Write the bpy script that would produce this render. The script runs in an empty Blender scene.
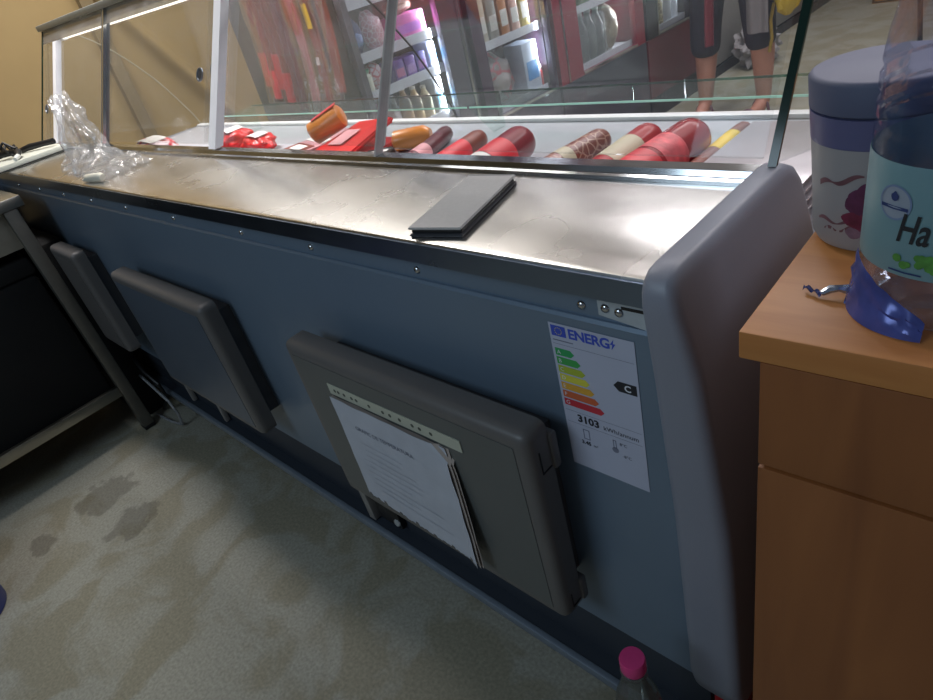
import bpy, bmesh, math, random
from mathutils import Vector, Matrix, noise
random.seed(7)
PI = math.pi
S = bpy.context.scene
COL = S.collection
S.view_settings.view_transform = 'Standard'
S.view_settings.look = 'None'
S.view_settings.exposure = 0.0

# ------------------------------------------------------------------ camera
M = [[0.7192517, 0.65621466, -0.22816509], [0.22568233, -0.53128569, -0.81658007], [-0.65707266, 0.53583377, -0.53022419]]
cam = bpy.data.cameras.new('camera')
cam.sensor_fit = 'HORIZONTAL'; cam.sensor_width = 36
cam.lens = 632.755 / 933 * 36
cam.clip_start = 0.02
camo = bpy.data.objects.new('camera', cam); COL.objects.link(camo)
rx, ry, rz = M[0], [-v for v in M[1]], [-v for v in M[2]]
camo.matrix_world = Matrix(((rx[0], ry[0], rz[0], 0.36086), (rx[1], ry[1], rz[1], -0.40474), (rx[2], ry[2], rz[2], 1.10786), (0, 0, 0, 1)))
S.camera = camo

# ------------------------------------------------------------------ materials
MATS = {}
def srgb(h):
    if isinstance(h, str):
        h = [int(h[i:i + 2], 16) / 255 for i in (0, 2, 4)]
    return tuple(((v / 12.92) if v <= 0.04045 else ((v + 0.055) / 1.055) ** 2.4) for v in h) + (1,)
def newmat(name):
    m = bpy.data.materials.new(name); m.use_nodes = True
    nt = m.node_tree; nt.nodes.clear()
    out = nt.nodes.new('ShaderNodeOutputMaterial')
    return m, nt, out
def mat(name, col, rough=0.5, metal=0.0, var=0.12, scale=30, bump=0.0, spec=0.5, emit=0, coat=0.0, stretch=None, sheen=0):
    """principled material whose colour is broken up by procedural noise"""
    if name in MATS: return MATS[name]
    m, nt, out = newmat(name)
    b = nt.nodes.new('ShaderNodeBsdfPrincipled')
    nt.links.new(b.outputs[0], out.inputs[0])
    tc = nt.nodes.new('ShaderNodeTexCoord'); n = nt.nodes.new('ShaderNodeTexNoise')
    n.inputs['Scale'].default_value = scale; n.inputs['Detail'].default_value = 4
    if stretch:
        mp = nt.nodes.new('ShaderNodeMapping'); mp.inputs['Scale'].default_value = stretch
        nt.links.new(tc.outputs['Object'], mp.inputs[0]); nt.links.new(mp.outputs[0], n.inputs['Vector'])
    else:
        nt.links.new(tc.outputs['Object'], n.inputs['Vector'])
    c = srgb(col)
    r = nt.nodes.new('ShaderNodeValToRGB')
    r.color_ramp.elements[0].position = 0.3; r.color_ramp.elements[1].position = 0.7
    r.color_ramp.elements[0].color = tuple(v * (1 - var) for v in c[:3]) + (1,)
    r.color_ramp.elements[1].color = tuple(min(1, v * (1 + var)) for v in c[:3]) + (1,)
    nt.links.new(n.outputs['Fac'], r.inputs[0]); nt.links.new(r.outputs[0], b.inputs['Base Color'])
    b.inputs['Roughness'].default_value = rough; b.inputs['Metallic'].default_value = metal
    b.inputs['Specular IOR Level'].default_value = spec
    b.inputs['Coat Weight'].default_value = coat
    if emit:
        nt.links.new(r.outputs[0], b.inputs['Emission Color']); b.inputs['Emission Strength'].default_value = emit
    if bump:
        bp = nt.nodes.new('ShaderNodeBump'); bp.inputs['Strength'].default_value = bump; bp.inputs['Distance'].default_value = 0.002
        nt.links.new(n.outputs['Fac'], bp.inputs['Height']); nt.links.new(bp.outputs[0], b.inputs['Normal'])
    MATS[name] = m
    return m
def glassmat(name, tint='ffffff', haze=0.04, gloss=0.10, rough=0.02, hazecol='ffffff', bump=0, bscale=20, fres=0.6):
    """thin clear sheet: transparent + fresnel gloss + a little milky haze"""
    if name in MATS: return MATS[name]
    m, nt, out = newmat(name)
    t = nt.nodes.new('ShaderNodeBsdfTransparent'); t.inputs[0].default_value = srgb(tint)
    g = nt.nodes.new('ShaderNodeBsdfGlossy'); g.inputs['Roughness'].default_value = rough
    d = nt.nodes.new('ShaderNodeBsdfDiffuse'); d.inputs[0].default_value = srgb(hazecol)
    lw = nt.nodes.new('ShaderNodeLayerWeight'); lw.inputs[0].default_value = 0.25
    mu = nt.nodes.new('ShaderNodeMath'); mu.operation = 'MULTIPLY_ADD'; mu.inputs[1].default_value = fres; mu.inputs[2].default_value = gloss
    nt.links.new(lw.outputs['Fresnel'], mu.inputs[0])
    tc = nt.nodes.new('ShaderNodeTexCoord'); n = nt.nodes.new('ShaderNodeTexNoise'); n.inputs['Scale'].default_value = bscale; n.inputs['Detail'].default_value = 3
    nt.links.new(tc.outputs['Object'], n.inputs['Vector'])
    hz = nt.nodes.new('ShaderNodeMath'); hz.operation = 'MULTIPLY'; hz.inputs[1].default_value = haze * 2
    nt.links.new(n.outputs['Fac'], hz.inputs[0])
    m1 = nt.nodes.new('ShaderNodeMixShader'); m2 = nt.nodes.new('ShaderNodeMixShader')
    nt.links.new(hz.outputs[0], m1.inputs[0]); nt.links.new(t.outputs[0], m1.inputs[1]); nt.links.new(d.outputs[0], m1.inputs[2])
    nt.links.new(mu.outputs[0], m2.inputs[0]); nt.links.new(m1.outputs[0], m2.inputs[1]); nt.links.new(g.outputs[0], m2.inputs[2])
    if bump:
        bp = nt.nodes.new('ShaderNodeBump'); bp.inputs['Strength'].default_value = bump; bp.inputs['Distance'].default_value = 0.01
        nt.links.new(n.outputs['Fac'], bp.inputs['Height']); nt.links.new(bp.outputs[0], g.inputs['Normal']); nt.links.new(bp.outputs[0], d.inputs['Normal'])
    nt.links.new(m2.outputs[0], out.inputs[0])
    MATS[name] = m
    return m
def emimat(name, col, strength):
    m, nt, out = newmat(name)
    e = nt.nodes.new('ShaderNodeEmission'); e.inputs[0].default_value = srgb(col); e.inputs[1].default_value = strength
    nt.links.new(e.outputs[0], out.inputs[0]); return m

def floor_material():
    m, nt, out = newmat('stained_concrete')
    N = nt.nodes.new; L = nt.links.new
    b = N('ShaderNodeBsdfPrincipled'); L(b.outputs[0], out.inputs[0])
    tc = N('ShaderNodeTexCoord')
    def noise_(sc, det=6, dist=0.0):
        n = N('ShaderNodeTexNoise'); n.inputs['Scale'].default_value = sc; n.inputs['Detail'].default_value = det; n.inputs['Distortion'].default_value = dist
        L(tc.outputs['Object'], n.inputs['Vector']); return n
    def ramp(src, a, c0, bb, c1):
        r = N('ShaderNodeValToRGB'); r.color_ramp.elements[0].position = a; r.color_ramp.elements[0].color = c0
        r.color_ramp.elements[1].position = bb; r.color_ramp.elements[1].color = c1; L(src, r.inputs[0]); return r
    def mix(fac, a, c, mode='MIX'):
        x = N('ShaderNodeMix'); x.data_type = 'RGBA'; x.blend_type = mode
        if isinstance(fac, float): x.inputs[0].default_value = fac
        else: L(fac, x.inputs[0])
        for i, v in ((6, a), (7, c)):
            if isinstance(v, tuple): x.inputs[i].default_value = v
            else: L(v, x.inputs[i])
        return x.outputs[2]
    n1 = noise_(5.5, 10, 0.8)
    base = ramp(n1.outputs['Fac'], 0.45, srgb('948f7c'), 0.55, srgb('a19f92')).outputs[0]
    n2 = noise_(150, 6)
    sp = ramp(n2.outputs['Fac'], 0.3, (0.78, 0.78, 0.78, 1), 0.7, (1.15, 1.15, 1.15, 1)).outputs[0]
    c = mix(1.0, base, sp, 'MULTIPLY')
    nd = noise_(260, 2)
    dots = ramp(nd.outputs['Fac'], 0.70, (1, 1, 1, 1), 0.74, (0.55, 0.52, 0.48, 1)).outputs[0]
    c = mix(0.7, c, dots, 'MULTIPLY')
    # damp patches on the concrete
    n3 = noise_(18, 5)
    for (px, py, r) in FLOOR_STAINS:
        v = N('ShaderNodeVectorMath'); v.operation = 'DISTANCE'; L(tc.outputs['Object'], v.inputs[0]); v.inputs[1].default_value = (px, py, 0)
        ma = N('ShaderNodeMath'); ma.operation = 'MULTIPLY_ADD'; L(n3.outputs['Fac'], ma.inputs[0]); ma.inputs[1].default_value = 0.16; L(v.outputs['Value'], ma.inputs[2])
        f = ramp(ma.outputs[0], (r + 0.075), (1, 1, 1, 1), (r + 0.09), (0, 0, 0, 1)).outputs[0]
        fm = N('ShaderNodeMath'); fm.operation = 'MULTIPLY'; L(f, fm.inputs[0]); fm.inputs[1].default_value = 0.42
        c = mix(fm.outputs[0], c, srgb('4a4438'))
    L(c, b.inputs['Base Color'])
    b.inputs['Roughness'].default_value = 0.55; b.inputs['Specular IOR Level'].default_value = 0.35
    bp = N('ShaderNodeBump'); bp.inputs['Strength'].default_value = 0.15; bp.inputs['Distance'].default_value = 0.003
    L(n2.outputs['Fac'], bp.inputs['Height']); L(bp.outputs[0], b.inputs['Normal'])
    return m
FLOOR_STAINS = [(-1.55, -0.33, 0.075), (-1.35, -0.32, 0.06), (-1.52, -0.52, 0.035)]

def steel_material(name, col='b9b4ad', rough=0.22):
    m, nt, out = newmat(name); N = nt.nodes.new; L = nt.links.new
    b = N('ShaderNodeBsdfPrincipled'); L(b.outputs[0], out.inputs[0])
    tc = N('ShaderNodeTexCoord'); mp = N('ShaderNodeMapping'); mp.inputs['Scale'].default_value = (2, 120, 120)
    L(tc.outputs['Object'], mp.inputs[0])
    n = N('ShaderNodeTexNoise'); n.inputs['Scale'].default_value = 3; n.inputs['Detail'].default_value = 5; L(mp.outputs[0], n.inputs['Vector'])
    n2 = N('ShaderNodeTexNoise'); n2.inputs['Scale'].default_value = 9; n2.inputs['Detail'].default_value = 6; L(tc.outputs['Object'], n2.inputs['Vector'])
    c = srgb(col)
    r = N('ShaderNodeValToRGB'); r.color_ramp.elements[0].position = 0.3; r.color_ramp.elements[1].position = 0.7
    r.color_ramp.elements[0].color = tuple(v * 0.86 for v in c[:3]) + (1,); r.color_ramp.elements[1].color = c
    L(n2.outputs['Fac'], r.inputs[0]); L(r.outputs[0], b.inputs['Base Color'])
    b.inputs['Metallic'].default_value = 1.0
    mr = N('ShaderNodeMapRange'); mr.inputs[3].default_value = rough * 0.75; mr.inputs[4].default_value = rough * 1.35
    L(n2.outputs['Fac'], mr.inputs[0]); L(mr.outputs[0], b.inputs['Roughness'])
    bp = N('ShaderNodeBump'); bp.inputs['Strength'].default_value = 0.04; bp.inputs['Distance'].default_value = 0.001
    L(n.outputs['Fac'], bp.inputs['Height']); L(bp.outputs[0], b.inputs['Normal'])
    return m
def wood_material(name, c0, c1, rough=0.42, scale=(3, 26, 26)):
    m, nt, out = newmat(name); N = nt.nodes.new; L = nt.links.new
    b = N('ShaderNodeBsdfPrincipled'); L(b.outputs[0], out.inputs[0])
    tc = N('ShaderNodeTexCoord'); mp = N('ShaderNodeMapping'); mp.inputs['Scale'].default_value = scale; L(tc.outputs['Object'], mp.inputs[0])
    n = N('ShaderNodeTexNoise'); n.inputs['Scale'].default_value = 2.5; n.inputs['Detail'].default_value = 6; n.inputs['Distortion'].default_value = 0.6
    L(mp.outputs[0], n.inputs['Vector'])
    r = N('ShaderNodeValToRGB'); r.color_ramp.elements[0].position = 0.3; r.color_ramp.elements[1].position = 0.72
    r.color_ramp.elements[0].color = srgb(c0); r.color_ramp.elements[1].color = srgb(c1)
    L(n.outputs['Fac'], r.inputs[0]); L(r.outputs[0], b.inputs['Base Color']); b.inputs['Roughness'].default_value = rough
    return m
def net_material(name, c0, c1, sc=70):
    m, nt, out = newmat(name); N = nt.nodes.new; L = nt.links.new
    b = N('ShaderNodeBsdfPrincipled'); L(b.outputs[0], out.inputs[0])
    tc = N('ShaderNodeTexCoord'); v = N('ShaderNodeTexVoronoi'); v.feature = 'DISTANCE_TO_EDGE'; v.inputs['Scale'].default_value = sc
    L(tc.outputs['Object'], v.inputs['Vector'])
    r = N('ShaderNodeValToRGB'); r.color_ramp.elements[0].position = 0.03; r.color_ramp.elements[1].position = 0.1
    r.color_ramp.elements[0].color = srgb(c1); r.color_ramp.elements[1].color = srgb(c0)
    L(v.outputs[0], r.inputs[0]); L(r.outputs[0], b.inputs['Base Color']); b.inputs['Roughness'].default_value = 0.35
    return m

steel = steel_material('brushed_steel', 'dcdad8', 0.25)
steel_edge = steel_material('steel_edge', '76869c', 0.28)
steel_dark = steel_material('table_steel', 'a9a69c', 0.34)
chrome = mat('chrome', 'c4c6c8', 0.12, 1.0, 0.05)
alu = mat('white_aluminium', 'eeeef2', 0.4, 0.0, 0.03)
railgrey = mat('rail_grey', '8b9190', 0.4, 0.4, 0.06)
facegrey = mat('blue_grey_sheet', '6f8092', 0.36, 0.25, 0.05, 4)
skirtm = mat('dark_skirt', '2e353f', 0.55, 0.0, 0.08, 6)
panelgrey = mat('grey_plastic', '878a96', 0.42, 0, 0.03, 900, 0.05)
covergrey = mat('cover_plastic', '5f5d5c', 0.42, 0, 0.05, 8)
blackm = mat('black_plastic', '141416', 0.45)
whitem = mat('white_paint', 'dcdcdc', 0.4, 0, 0.04)
paperm = mat('paper', 'b4b8ca', 0.65, 0, 0.03, 15)
inkm = mat('ink_black', '22242c', 0.6)
inkgrey = mat('ink_grey', '74788a', 0.6)
glass = glassmat('pane_glass', 'fbfcfc', 0.016, 0.01, fres=0.2)  # haze paints the whitish veil of reflections into the panes
frontglass = glassmat('front_glass', 'fafcfd', 0.022, 0.0, hazecol='ece4fa', fres=0.10)  # lilac haze: milky reflection veil put into the glass colour
shelfglass = glassmat('shelf_glass', 'f6fcfa', 0.015, 0.0, fres=0.08)
greenedge = mat('green_glass_edge', 'aee4d2', 0.12, 0, 0.1, 10, emit=0.2)  # slight glow imitates light caught along the shelf edge
darkgreen = mat('dark_glass_edge', '0d2a22', 0.12, 0, 0.1, 10)
filmm = glassmat('clear_film', 'fafafa', 0.13, 0.03, 0.12, bump=0.6, bscale=28, fres=0.5)

# ------------------------------------------------------------------ mesh helpers
def tag(o, label=None, cat=None, group=None, kind=None):
    if label: o['label'] = label
    if cat: o['category'] = cat
    if group: o['group'] = group
    if kind: o['kind'] = kind
    return o
def thing(name, label, cat, loc=(0, 0, 0), rotz=0, group=None):
    o = bpy.data.objects.new(name, None); COL.objects.link(o)
    o.empty_display_size = 0.05
    o.location = loc; o.rotation_euler = (0, 0, rotz)
    return tag(o, label, cat, group)
def rootloc(p):
    while p.parent: p = p.parent
    return Vector(p.location)
def obj(name, bm, material, parent=None, local=False, smooth=True, loc=None, angle=40):
    """link bm as one mesh object; world coordinates are shifted to the thing's base"""
    bmesh.ops.recalc_face_normals(bm, faces=bm.faces)
    off = Vector((0, 0, 0))
    if not local:
        if parent: off = rootloc(parent)
        elif loc: off = Vector(loc)
    if off.length: bmesh.ops.translate(bm, verts=bm.verts, vec=-off)
    me = bpy.data.meshes.new(name)
    if smooth:
        a = math.radians(angle)
        for f in bm.faces: f.smooth = True
        for e in bm.edges:
            if len(e.link_faces) == 2 and e.calc_face_angle(0) > a: e.smooth = False
    bm.to_mesh(me); bm.free()
    mats = material if isinstance(material, (list, tuple)) else [material]
    for m in mats: me.materials.append(m)
    o = bpy.data.objects.new(name, me); COL.objects.link(o)
    if parent: o.parent = parent
    elif loc: o.location = loc
    return o
def struct(name, bm, m, **k):
    return tag(obj(name, bm, m, **k), kind='structure')
B = bmesh.new
def box(bm, x0, x1, y0, y1, z0, z1, bev=0.0, seg=2):
    t = bmesh.new()
    bmesh.ops.create_cube(t, size=1)
    for v in t.verts:
        v.co = Vector(((x0 + x1) / 2 + v.co.x * (x1 - x0), (y0 + y1) / 2 + v.co.y * (y1 - y0), (z0 + z1) / 2 + v.co.z * (z1 - z0)))
    if bev: bmesh.ops.bevel(t, geom=t.edges[:], offset=bev, segments=seg, affect='EDGES', profile=0.5)
    merge(bm, t); return bm
def merge(bm, t):
    me = bpy.data.meshes.new('tmp'); t.to_mesh(me); t.free(); bm.from_mesh(me); bpy.data.meshes.remove(me)
def lathe(bm, prof, seg=32, M4=None):
    """prof: list of (radius, height) round local Z"""
    t = bmesh.new(); rings = []
    for r, h in prof:
        if r < 1e-6: rings.append([t.verts.new((0, 0, h))])
        else: rings.append([t.verts.new((r * math.cos(2 * PI * k / seg), r * math.sin(2 * PI * k / seg), h)) for k in range(seg)])
    for a, b in zip(rings, rings[1:]):
        for k in range(seg):
            j = (k + 1) % seg
            if len(a) == 1 and len(b) > 1: t.faces.new((a[0], b[k], b[j]))
            elif len(b) == 1 and len(a) > 1: t.faces.new((a[k], a[j], b[0]))
            elif len(a) > 1: t.faces.new((a[k], a[j], b[j], b[k]))
    if M4 is not None: bmesh.ops.transform(t, matrix=M4, verts=t.verts)
    merge(bm, t); return bm
def axis_matrix(p, d):
    d = Vector(d).normalized()
    q = Vector((0, 0, 1)).rotation_difference(d)
    return Matrix.Translation(p) @ q.to_matrix().to_4x4()
def rod(bm, a, b, r, seg=12):
    a = Vector(a); b = Vector(b); L = (b - a).length
    return lathe(bm, [(0, 0), (r, 0), (r, L), (0, L)], seg, axis_matrix(a, b - a))
def tube(bm, pts, r, seg=10, closed=False):
    t = bmesh.new(); pts = [Vector(p) for p in pts]; rings = []; n = len(pts)
    rr = r if isinstance(r, (list, tuple)) else [r] * n
    span = (pts[-1] - pts[0]); up = Vector((0, 0, 1))
    if span.length and abs(span.normalized().z) > 0.85: up = Vector((0, 1, 0))
    for i, p in enumerate(pts):
        d = (pts[min(i + 1, n - 1)] - pts[max(i - 1, 0)]).normalized()
        s = d.cross(up)
        if s.length < 1e-3: s = d.cross(Vector((1, 0, 0)))
        s.normalize(); u = s.cross(d)
        rings.append([t.verts.new(p + rr[i] * (s * math.cos(2 * PI * k / seg) + u * math.sin(2 * PI * k / seg))) for k in range(seg)])
    for a, b in zip(rings, rings[1:]):
        for k in range(seg): t.faces.new((a[k], a[(k + 1) % seg], b[(k + 1) % seg], b[k]))
    t.faces.new(rings[0][::-1]); t.faces.new(rings[-1])
    merge(bm, t); return bm
def prism(bm, poly, vec):
    """closed planar polygon (3-D points) extruded by vec"""
    t = bmesh.new(); vs = [t.verts.new(p) for p in poly]; f = t.faces.new(vs)
    r = bmesh.ops.extrude_face_region(t, geom=[f]); nv = [v for v in r['geom'] if isinstance(v, bmesh.types.BMVert)]
    bmesh.ops.translate(t, verts=nv, vec=vec)
    merge(bm, t); return bm
def sheet(bm, fn, nu, nv):
    """grid surface fn(u,v), u,v in 0..1"""
    t = bmesh.new(); g = [[t.verts.new(fn(i / nu, j / nv)) for j in range(nv + 1)] for i in range(nu + 1)]
    for i in range(nu):
        for j in range(nv): t.faces.new((g[i][j], g[i + 1][j], g[i + 1][j + 1], g[i][j + 1]))
    merge(bm, t); return bm
def blob(bm, c, rad, sub=3, amp=0.0, freq=4.0, seed=0, flat=None, crumple=False):
    t = bmesh.new(); bmesh.ops.create_icosphere(t, subdivisions=sub, radius=1)
    for v in t.verts:
        d = v.co.normalized()
        p = d * freq + Vector((seed * 3.1, seed * 1.7, seed))
        k = noise.noise(p)
        if crumple: k = abs(k) * 2 - 0.6 + 0.5 * noise.noise(p * 2.3)
        s = 1 + amp * k
        v.co = Vector((c[0] + d.x * rad[0] * s, c[1] + d.y * rad[1] * s, c[2] + d.z * rad[2] * s))
        if flat is not None and v.co.z < flat: v.co.z = flat
    merge(bm, t); return bm
def text_bm(body, size, shear=0.0, offset=0.0, align='LEFT', spacing=1.0):
    """lettering outline as flat mesh in the XY plane"""
    cu = bpy.data.curves.new('lettering', 'FONT'); cu.body = body; cu.size = size; cu.shear = shear; cu.offset = offset; cu.align_x = align
    cu.space_character = spacing; cu.resolution_u = 3; cu.fill_mode = 'BOTH'
    o = bpy.data.objects.new('lettering', cu); COL.objects.link(o)
    bpy.context.view_layer.update()
    dg = bpy.context.evaluated_depsgraph_get()
    me = bpy.data.meshes.new_from_object(o.evaluated_get(dg))
    bm = bmesh.new(); bm.from_mesh(me)
    bpy.data.objects.remove(o); bpy.data.curves.remove(cu); bpy.data.meshes.remove(me)
    return bm
def skin(bm_name, verts, edges, radii, sub=2):
    me = bpy.data.meshes.new(bm_name); me.from_pydata(verts, edges, [])
    o = bpy.data.objects.new(bm_name, me); COL.objects.link(o)
    sk = o.modifiers.new('skin', 'SKIN'); sk.use_smooth_shade = True
    for i, r in enumerate(radii):
        rr = r if isinstance(r, tuple) else (r, r)
        o.data.skin_vertices[0].data[i].radius = rr
    o.data.skin_vertices[0].data[0].use_root = True
    ss = o.modifiers.new('sub', 'SUBSURF'); ss.levels = sub; ss.render_levels = sub
    bpy.context.view_layer.update()
    dg = bpy.context.evaluated_depsgraph_get()
    m2 = bpy.data.meshes.new_from_object(o.evaluated_get(dg))
    bm = bmesh.new(); bm.from_mesh(m2)
    bpy.data.objects.remove(o); bpy.data.meshes.remove(me); bpy.data.meshes.remove(m2)
    return bm

# ------------------------------------------------------------------ setting
bm = B(); sheet(bm, lambda u, v: Vector((-4 + 8 * u, -3 + 12 * v, 0)), 8, 12)
struct('floor', bm, floor_material())
tan = mat('tan_canvas', 'a58d60', 0.75, 0, 0.10, 2.0)
tan_d = mat('tan_canvas_dark', '7a6a4c', 0.75, 0, 0.08, 3.0)  # darker tan for the upright post on the wall
def canvas(u, v):
    y = -3 + 3.2 * u / 0.1 if u < 0.1 else (0.2 + 1.7 * (u - 0.1) / 0.8 if u < 0.9 else 1.9 + 7.1 * (u - 0.9) / 0.1)
    z = 3.0 * v
    x = -2.76 + 0.012 * math.sin(y * 5.3) + 0.008 * noise.noise(Vector((y * 2, z * 2, 0)))
    # a slack fold that slants down across the canvas
    d = (z - (1.111 - (y - 0.855) * 1.66)) / 1.9
    x += 0.045 * math.exp(-(d / 0.035) ** 2)
    return Vector((x, y, z))
bm = B(); sheet(bm, canvas, 300, 260)
struct('wall_left', bm, tan)
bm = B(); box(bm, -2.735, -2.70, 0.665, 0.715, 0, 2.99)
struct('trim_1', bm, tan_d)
bm = B(); box(bm, -2.695, -2.685, 0.73, 8.9, 1.34, 2.98)  # pale panel added out of view to whiten the worktop's reflection
struct('bounce_panel', bm, mat('bounce_white', 'dcdad6', 0.7, 0, 0.03, 2))
bm = B(); sheet(bm, lambda u, v: Vector((-4 + 8 * u, 9, 3.0 * v)), 2, 2)
struct('wall_back', bm, mat('back_wall', 'b4b0a8', 0.8, 0, 0.06, 3))
bm = B(); sheet(bm, lambda u, v: Vector((-4 + 8 * u, -0.3 + 9.3 * v, 3.0)), 2, 2)
struct('ceiling', bm, mat('ceiling_panels', 'e2e2e0', 0.8, 0, 0.03, 2))

# ------------------------------------------------------------------ the display counter
CT = thing('display_counter', 'long refrigerated serve-over display counter with grey steel back and steel worktop', 'display counter', (-1.08, 0.38, 0))
# worktop: top sheet with folded front edge
bm = B()
prof = [(0.20, 0.857), (-0.010, 0.857), (-0.0145, 0.8555), (-0.016, 0.852), (-0.016, 0.8300), (-0.012, 0.8300), (-0.012, 0.845), (0.20, 0.845)]
prism(bm, [Vector((-2.28, y, z)) for y, z in prof], Vector((2.413, 0, 0)))
wk = obj('worktop', bm, steel, CT)
bm = B(); box(bm, -2.28, 0.121, -0.0185, -0.0160, 0.8305, 0.8535)
obj('worktop_edge', bm, steel_edge, CT)
bm = B(); box(bm, -2.28, 0.121, 0.0060, 0.014, 0.780, 0.8448, 0.001, 1)
fl = obj('screw_strip', bm, facegrey, CT)
for x in (-0.191, -0.4145, -0.617, -0.881, -1.128, -1.3515, -1.572, -1.80, -2.03, 0.0394):
    bm = B(); lathe(bm, [(0, 0.0032), (0.0022, 0.0030), (0.0044, 0.0016), (0.0050, 0), ], 14, axis_matrix((x, 0.0060, 0.8035), (0, -1, 0)))
    obj('screw', bm, chrome, fl)
# bracket plate at the right end of the strip
bm = B()
prism(bm, [Vector((0.059, 0.0058, 0.8140)), Vector((0.059, 0.0058, 0.7985)), Vector((0.1215, 0.0058, 0.7905)), Vector((0.1215, 0.0058, 0.8160))], Vector((0, -0.0022, 0)))
br = obj('end_bracket', bm, mat('zinc_plate', 'b4bcc2', 0.4, 0.2, 0.1, 60), CT)
for x, z in ((0.067, 0.8070), (0.081, 0.8055)):
    bm = B(); lathe(bm, [(0, 0.003), (0.003, 0.0026), (0.0045, 0.001), (0.0048, 0)], 14, axis_matrix((x, 0.0036, z), (0, -1, 0)))
    obj('screw', bm, chrome, br)
bm = B(); box(bm, 0.084, 0.1215, 0.0030, 0.0040, 0.8095, 0.8125); obj('slot', bm, blackm, br)
# back face, with a shallow fold under the strip
bm = B()
prof = [(0.030, 0.7925), (0.0030, 0.7925), (0.0, 0.7895), (0.0, 0.34), (0.006, 0.262), (0.030, 0.256)]
prism(bm, [Vector((-2.28, y, z)) for y, z in prof], Vector((2.42, 0, 0)))
face = obj('back_panel', bm, facegrey, CT, angle=25)
bm = B(); box(bm, -2.26, 0.135, 0.035, 0.060, 0.085, 0.27)
obj('skirt', bm, skirtm, CT)
bm = B(); box(bm, -2.26, 0.135, 0.0095, 0.0349, 0.085, 0.1035)
obj('base_tray', bm, skirtm, CT)
bm = B(); box(bm, -2.26, 0.135, -0.002, 0.010, 0.085, 0.106, 0.003, 2)
obj('base_rail', bm, mat('base_rail', '7c8794', 0.4, 0.3, 0.05), CT)
bm = B(); box(bm, -2.26, 0.135, 0.06, 0.745, 0.085, 0.40)
obj('machine_housing', bm, skirtm, CT)
bm = B(); box(bm, -2.28, 0.121, 0.014, 0.205, 0.40, 0.8448)
obj('carcass', bm, skirtm, CT)
for x in (-2.2, -1.1, 0.08):
    for y in (0.07, 0.70):
        bm = B(); lathe(bm, [(0, 0), (0.026, 0), (0.026, 0.012), (0.015, 0.02), (0.015, 0.0849), (0, 0.0849)], 16, Matrix.Translation((x, y, 0)))
        obj('foot', bm, blackm, CT)
bm = B(); box(bm, -2.28, 0.121, 0.22, 0.745, 0.40, 0.738)
obj('tank', bm, whitem, CT)
# end panels
def end_panel(x0, sgn):
    """moulded panel: rounded slab, narrow along its top and swelling outwards lower down"""
    out = [(-0.034, 0.840), (-0.0325, 0.853), (-0.028, 0.863), (-0.018, 0.8695), (-0.006, 0.8710), (0.185, 0.8710), (0.200, 0.869), (0.216, 0.861), (0.227, 0.846), (0.24, 0.78), (0.28, 0.745), (0.735, 0.739), (0.752, 0.72), (0.752, 0.26), (0.735, 0.235),
           (0.10, 0.215), (0.022, 0.228), (0.004, 0.245), (-0.003, 0.275), (-0.006, 0.40), (-0.012, 0.58), (-0.026, 0.76)]
    n = len(out); W = 0.05; r = 0.013; nor = []
    for i in range(n):
        p, q, w_ = Vector(out[i - 1]), Vector(out[i]), Vector(out[(i + 1) % n])
        d = ((q - p).normalized() + (w_ - q).normalized()).normalized(); nor.append(Vector((d.y, -d.x)))
    cen = Vector((0.3, 0.5))
    if (cen - Vector(out[5])).dot(nor[5]) < 0: nor = [-k for k in nor]      # make them point inwards
    t = bmesh.new(); rings = []
    sec = [(r * (1 - math.cos(k * PI / 10)), r * (1 - math.sin(k * PI / 10))) for k in range(6)]
    sec = sec + [(W - x, o) for x, o in reversed(sec)]
    for x, o in sec: rings.append([t.verts.new((x, out[i][0] + nor[i].x * o, out[i][1] + nor[i].y * o)) for i in range(n)])
    for A, C in zip(rings, rings[1:]):
        for i in range(n): t.faces.new((A[i], A[(i + 1) % n], C[(i + 1) % n], C[i]))
    t.faces.new(rings[0][::-1]); t.faces.new(rings[-1])
    for k in range(14):
        bmesh.ops.bisect_plane(t, geom=t.verts[:] + t.edges[:] + t.faces[:], plane_co=(0, 0, 0.27 + 0.042 * k), plane_no=(0, 0, 1))
    def taper(z):
        lv = [(0.88, 0.026), (0.825, 0.037), (0.78, 0.045), (0.55, 0.060), (0.0, 0.072)]
        for (za, wa), (zb, wb) in zip(lv, lv[1:]):
            if z >= zb - 1e-6: return wa + (wb - wa) * (za - min(z, za)) / (za - zb)
        return 0.072
    for v in t.verts: v.co.x = x0 + sgn * v.co.x / W * taper(v.co.z)
    return t
obj('end_panel', end_panel(0.1235, 1), panelgrey, CT, angle=60)
obj('end_panel', end_panel(-2.281, -1), panelgrey, CT, angle=60)
# display deck and inner ledge
deckm = mat('white_deck', 'b0b0b6', 0.35, 0.1, 0.04)
bm = B(); box(bm, -2.28, 0.13, 0.215, 0.7435, 0.7385, 0.7395); obj('display_deck', bm, deckm, CT)
bm = B(); box(bm, -2.28, 0.121, 0.720, 0.7435, 0.7396, 0.7480, 0.002); obj('front_ledge', bm, whitem, CT)
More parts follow.
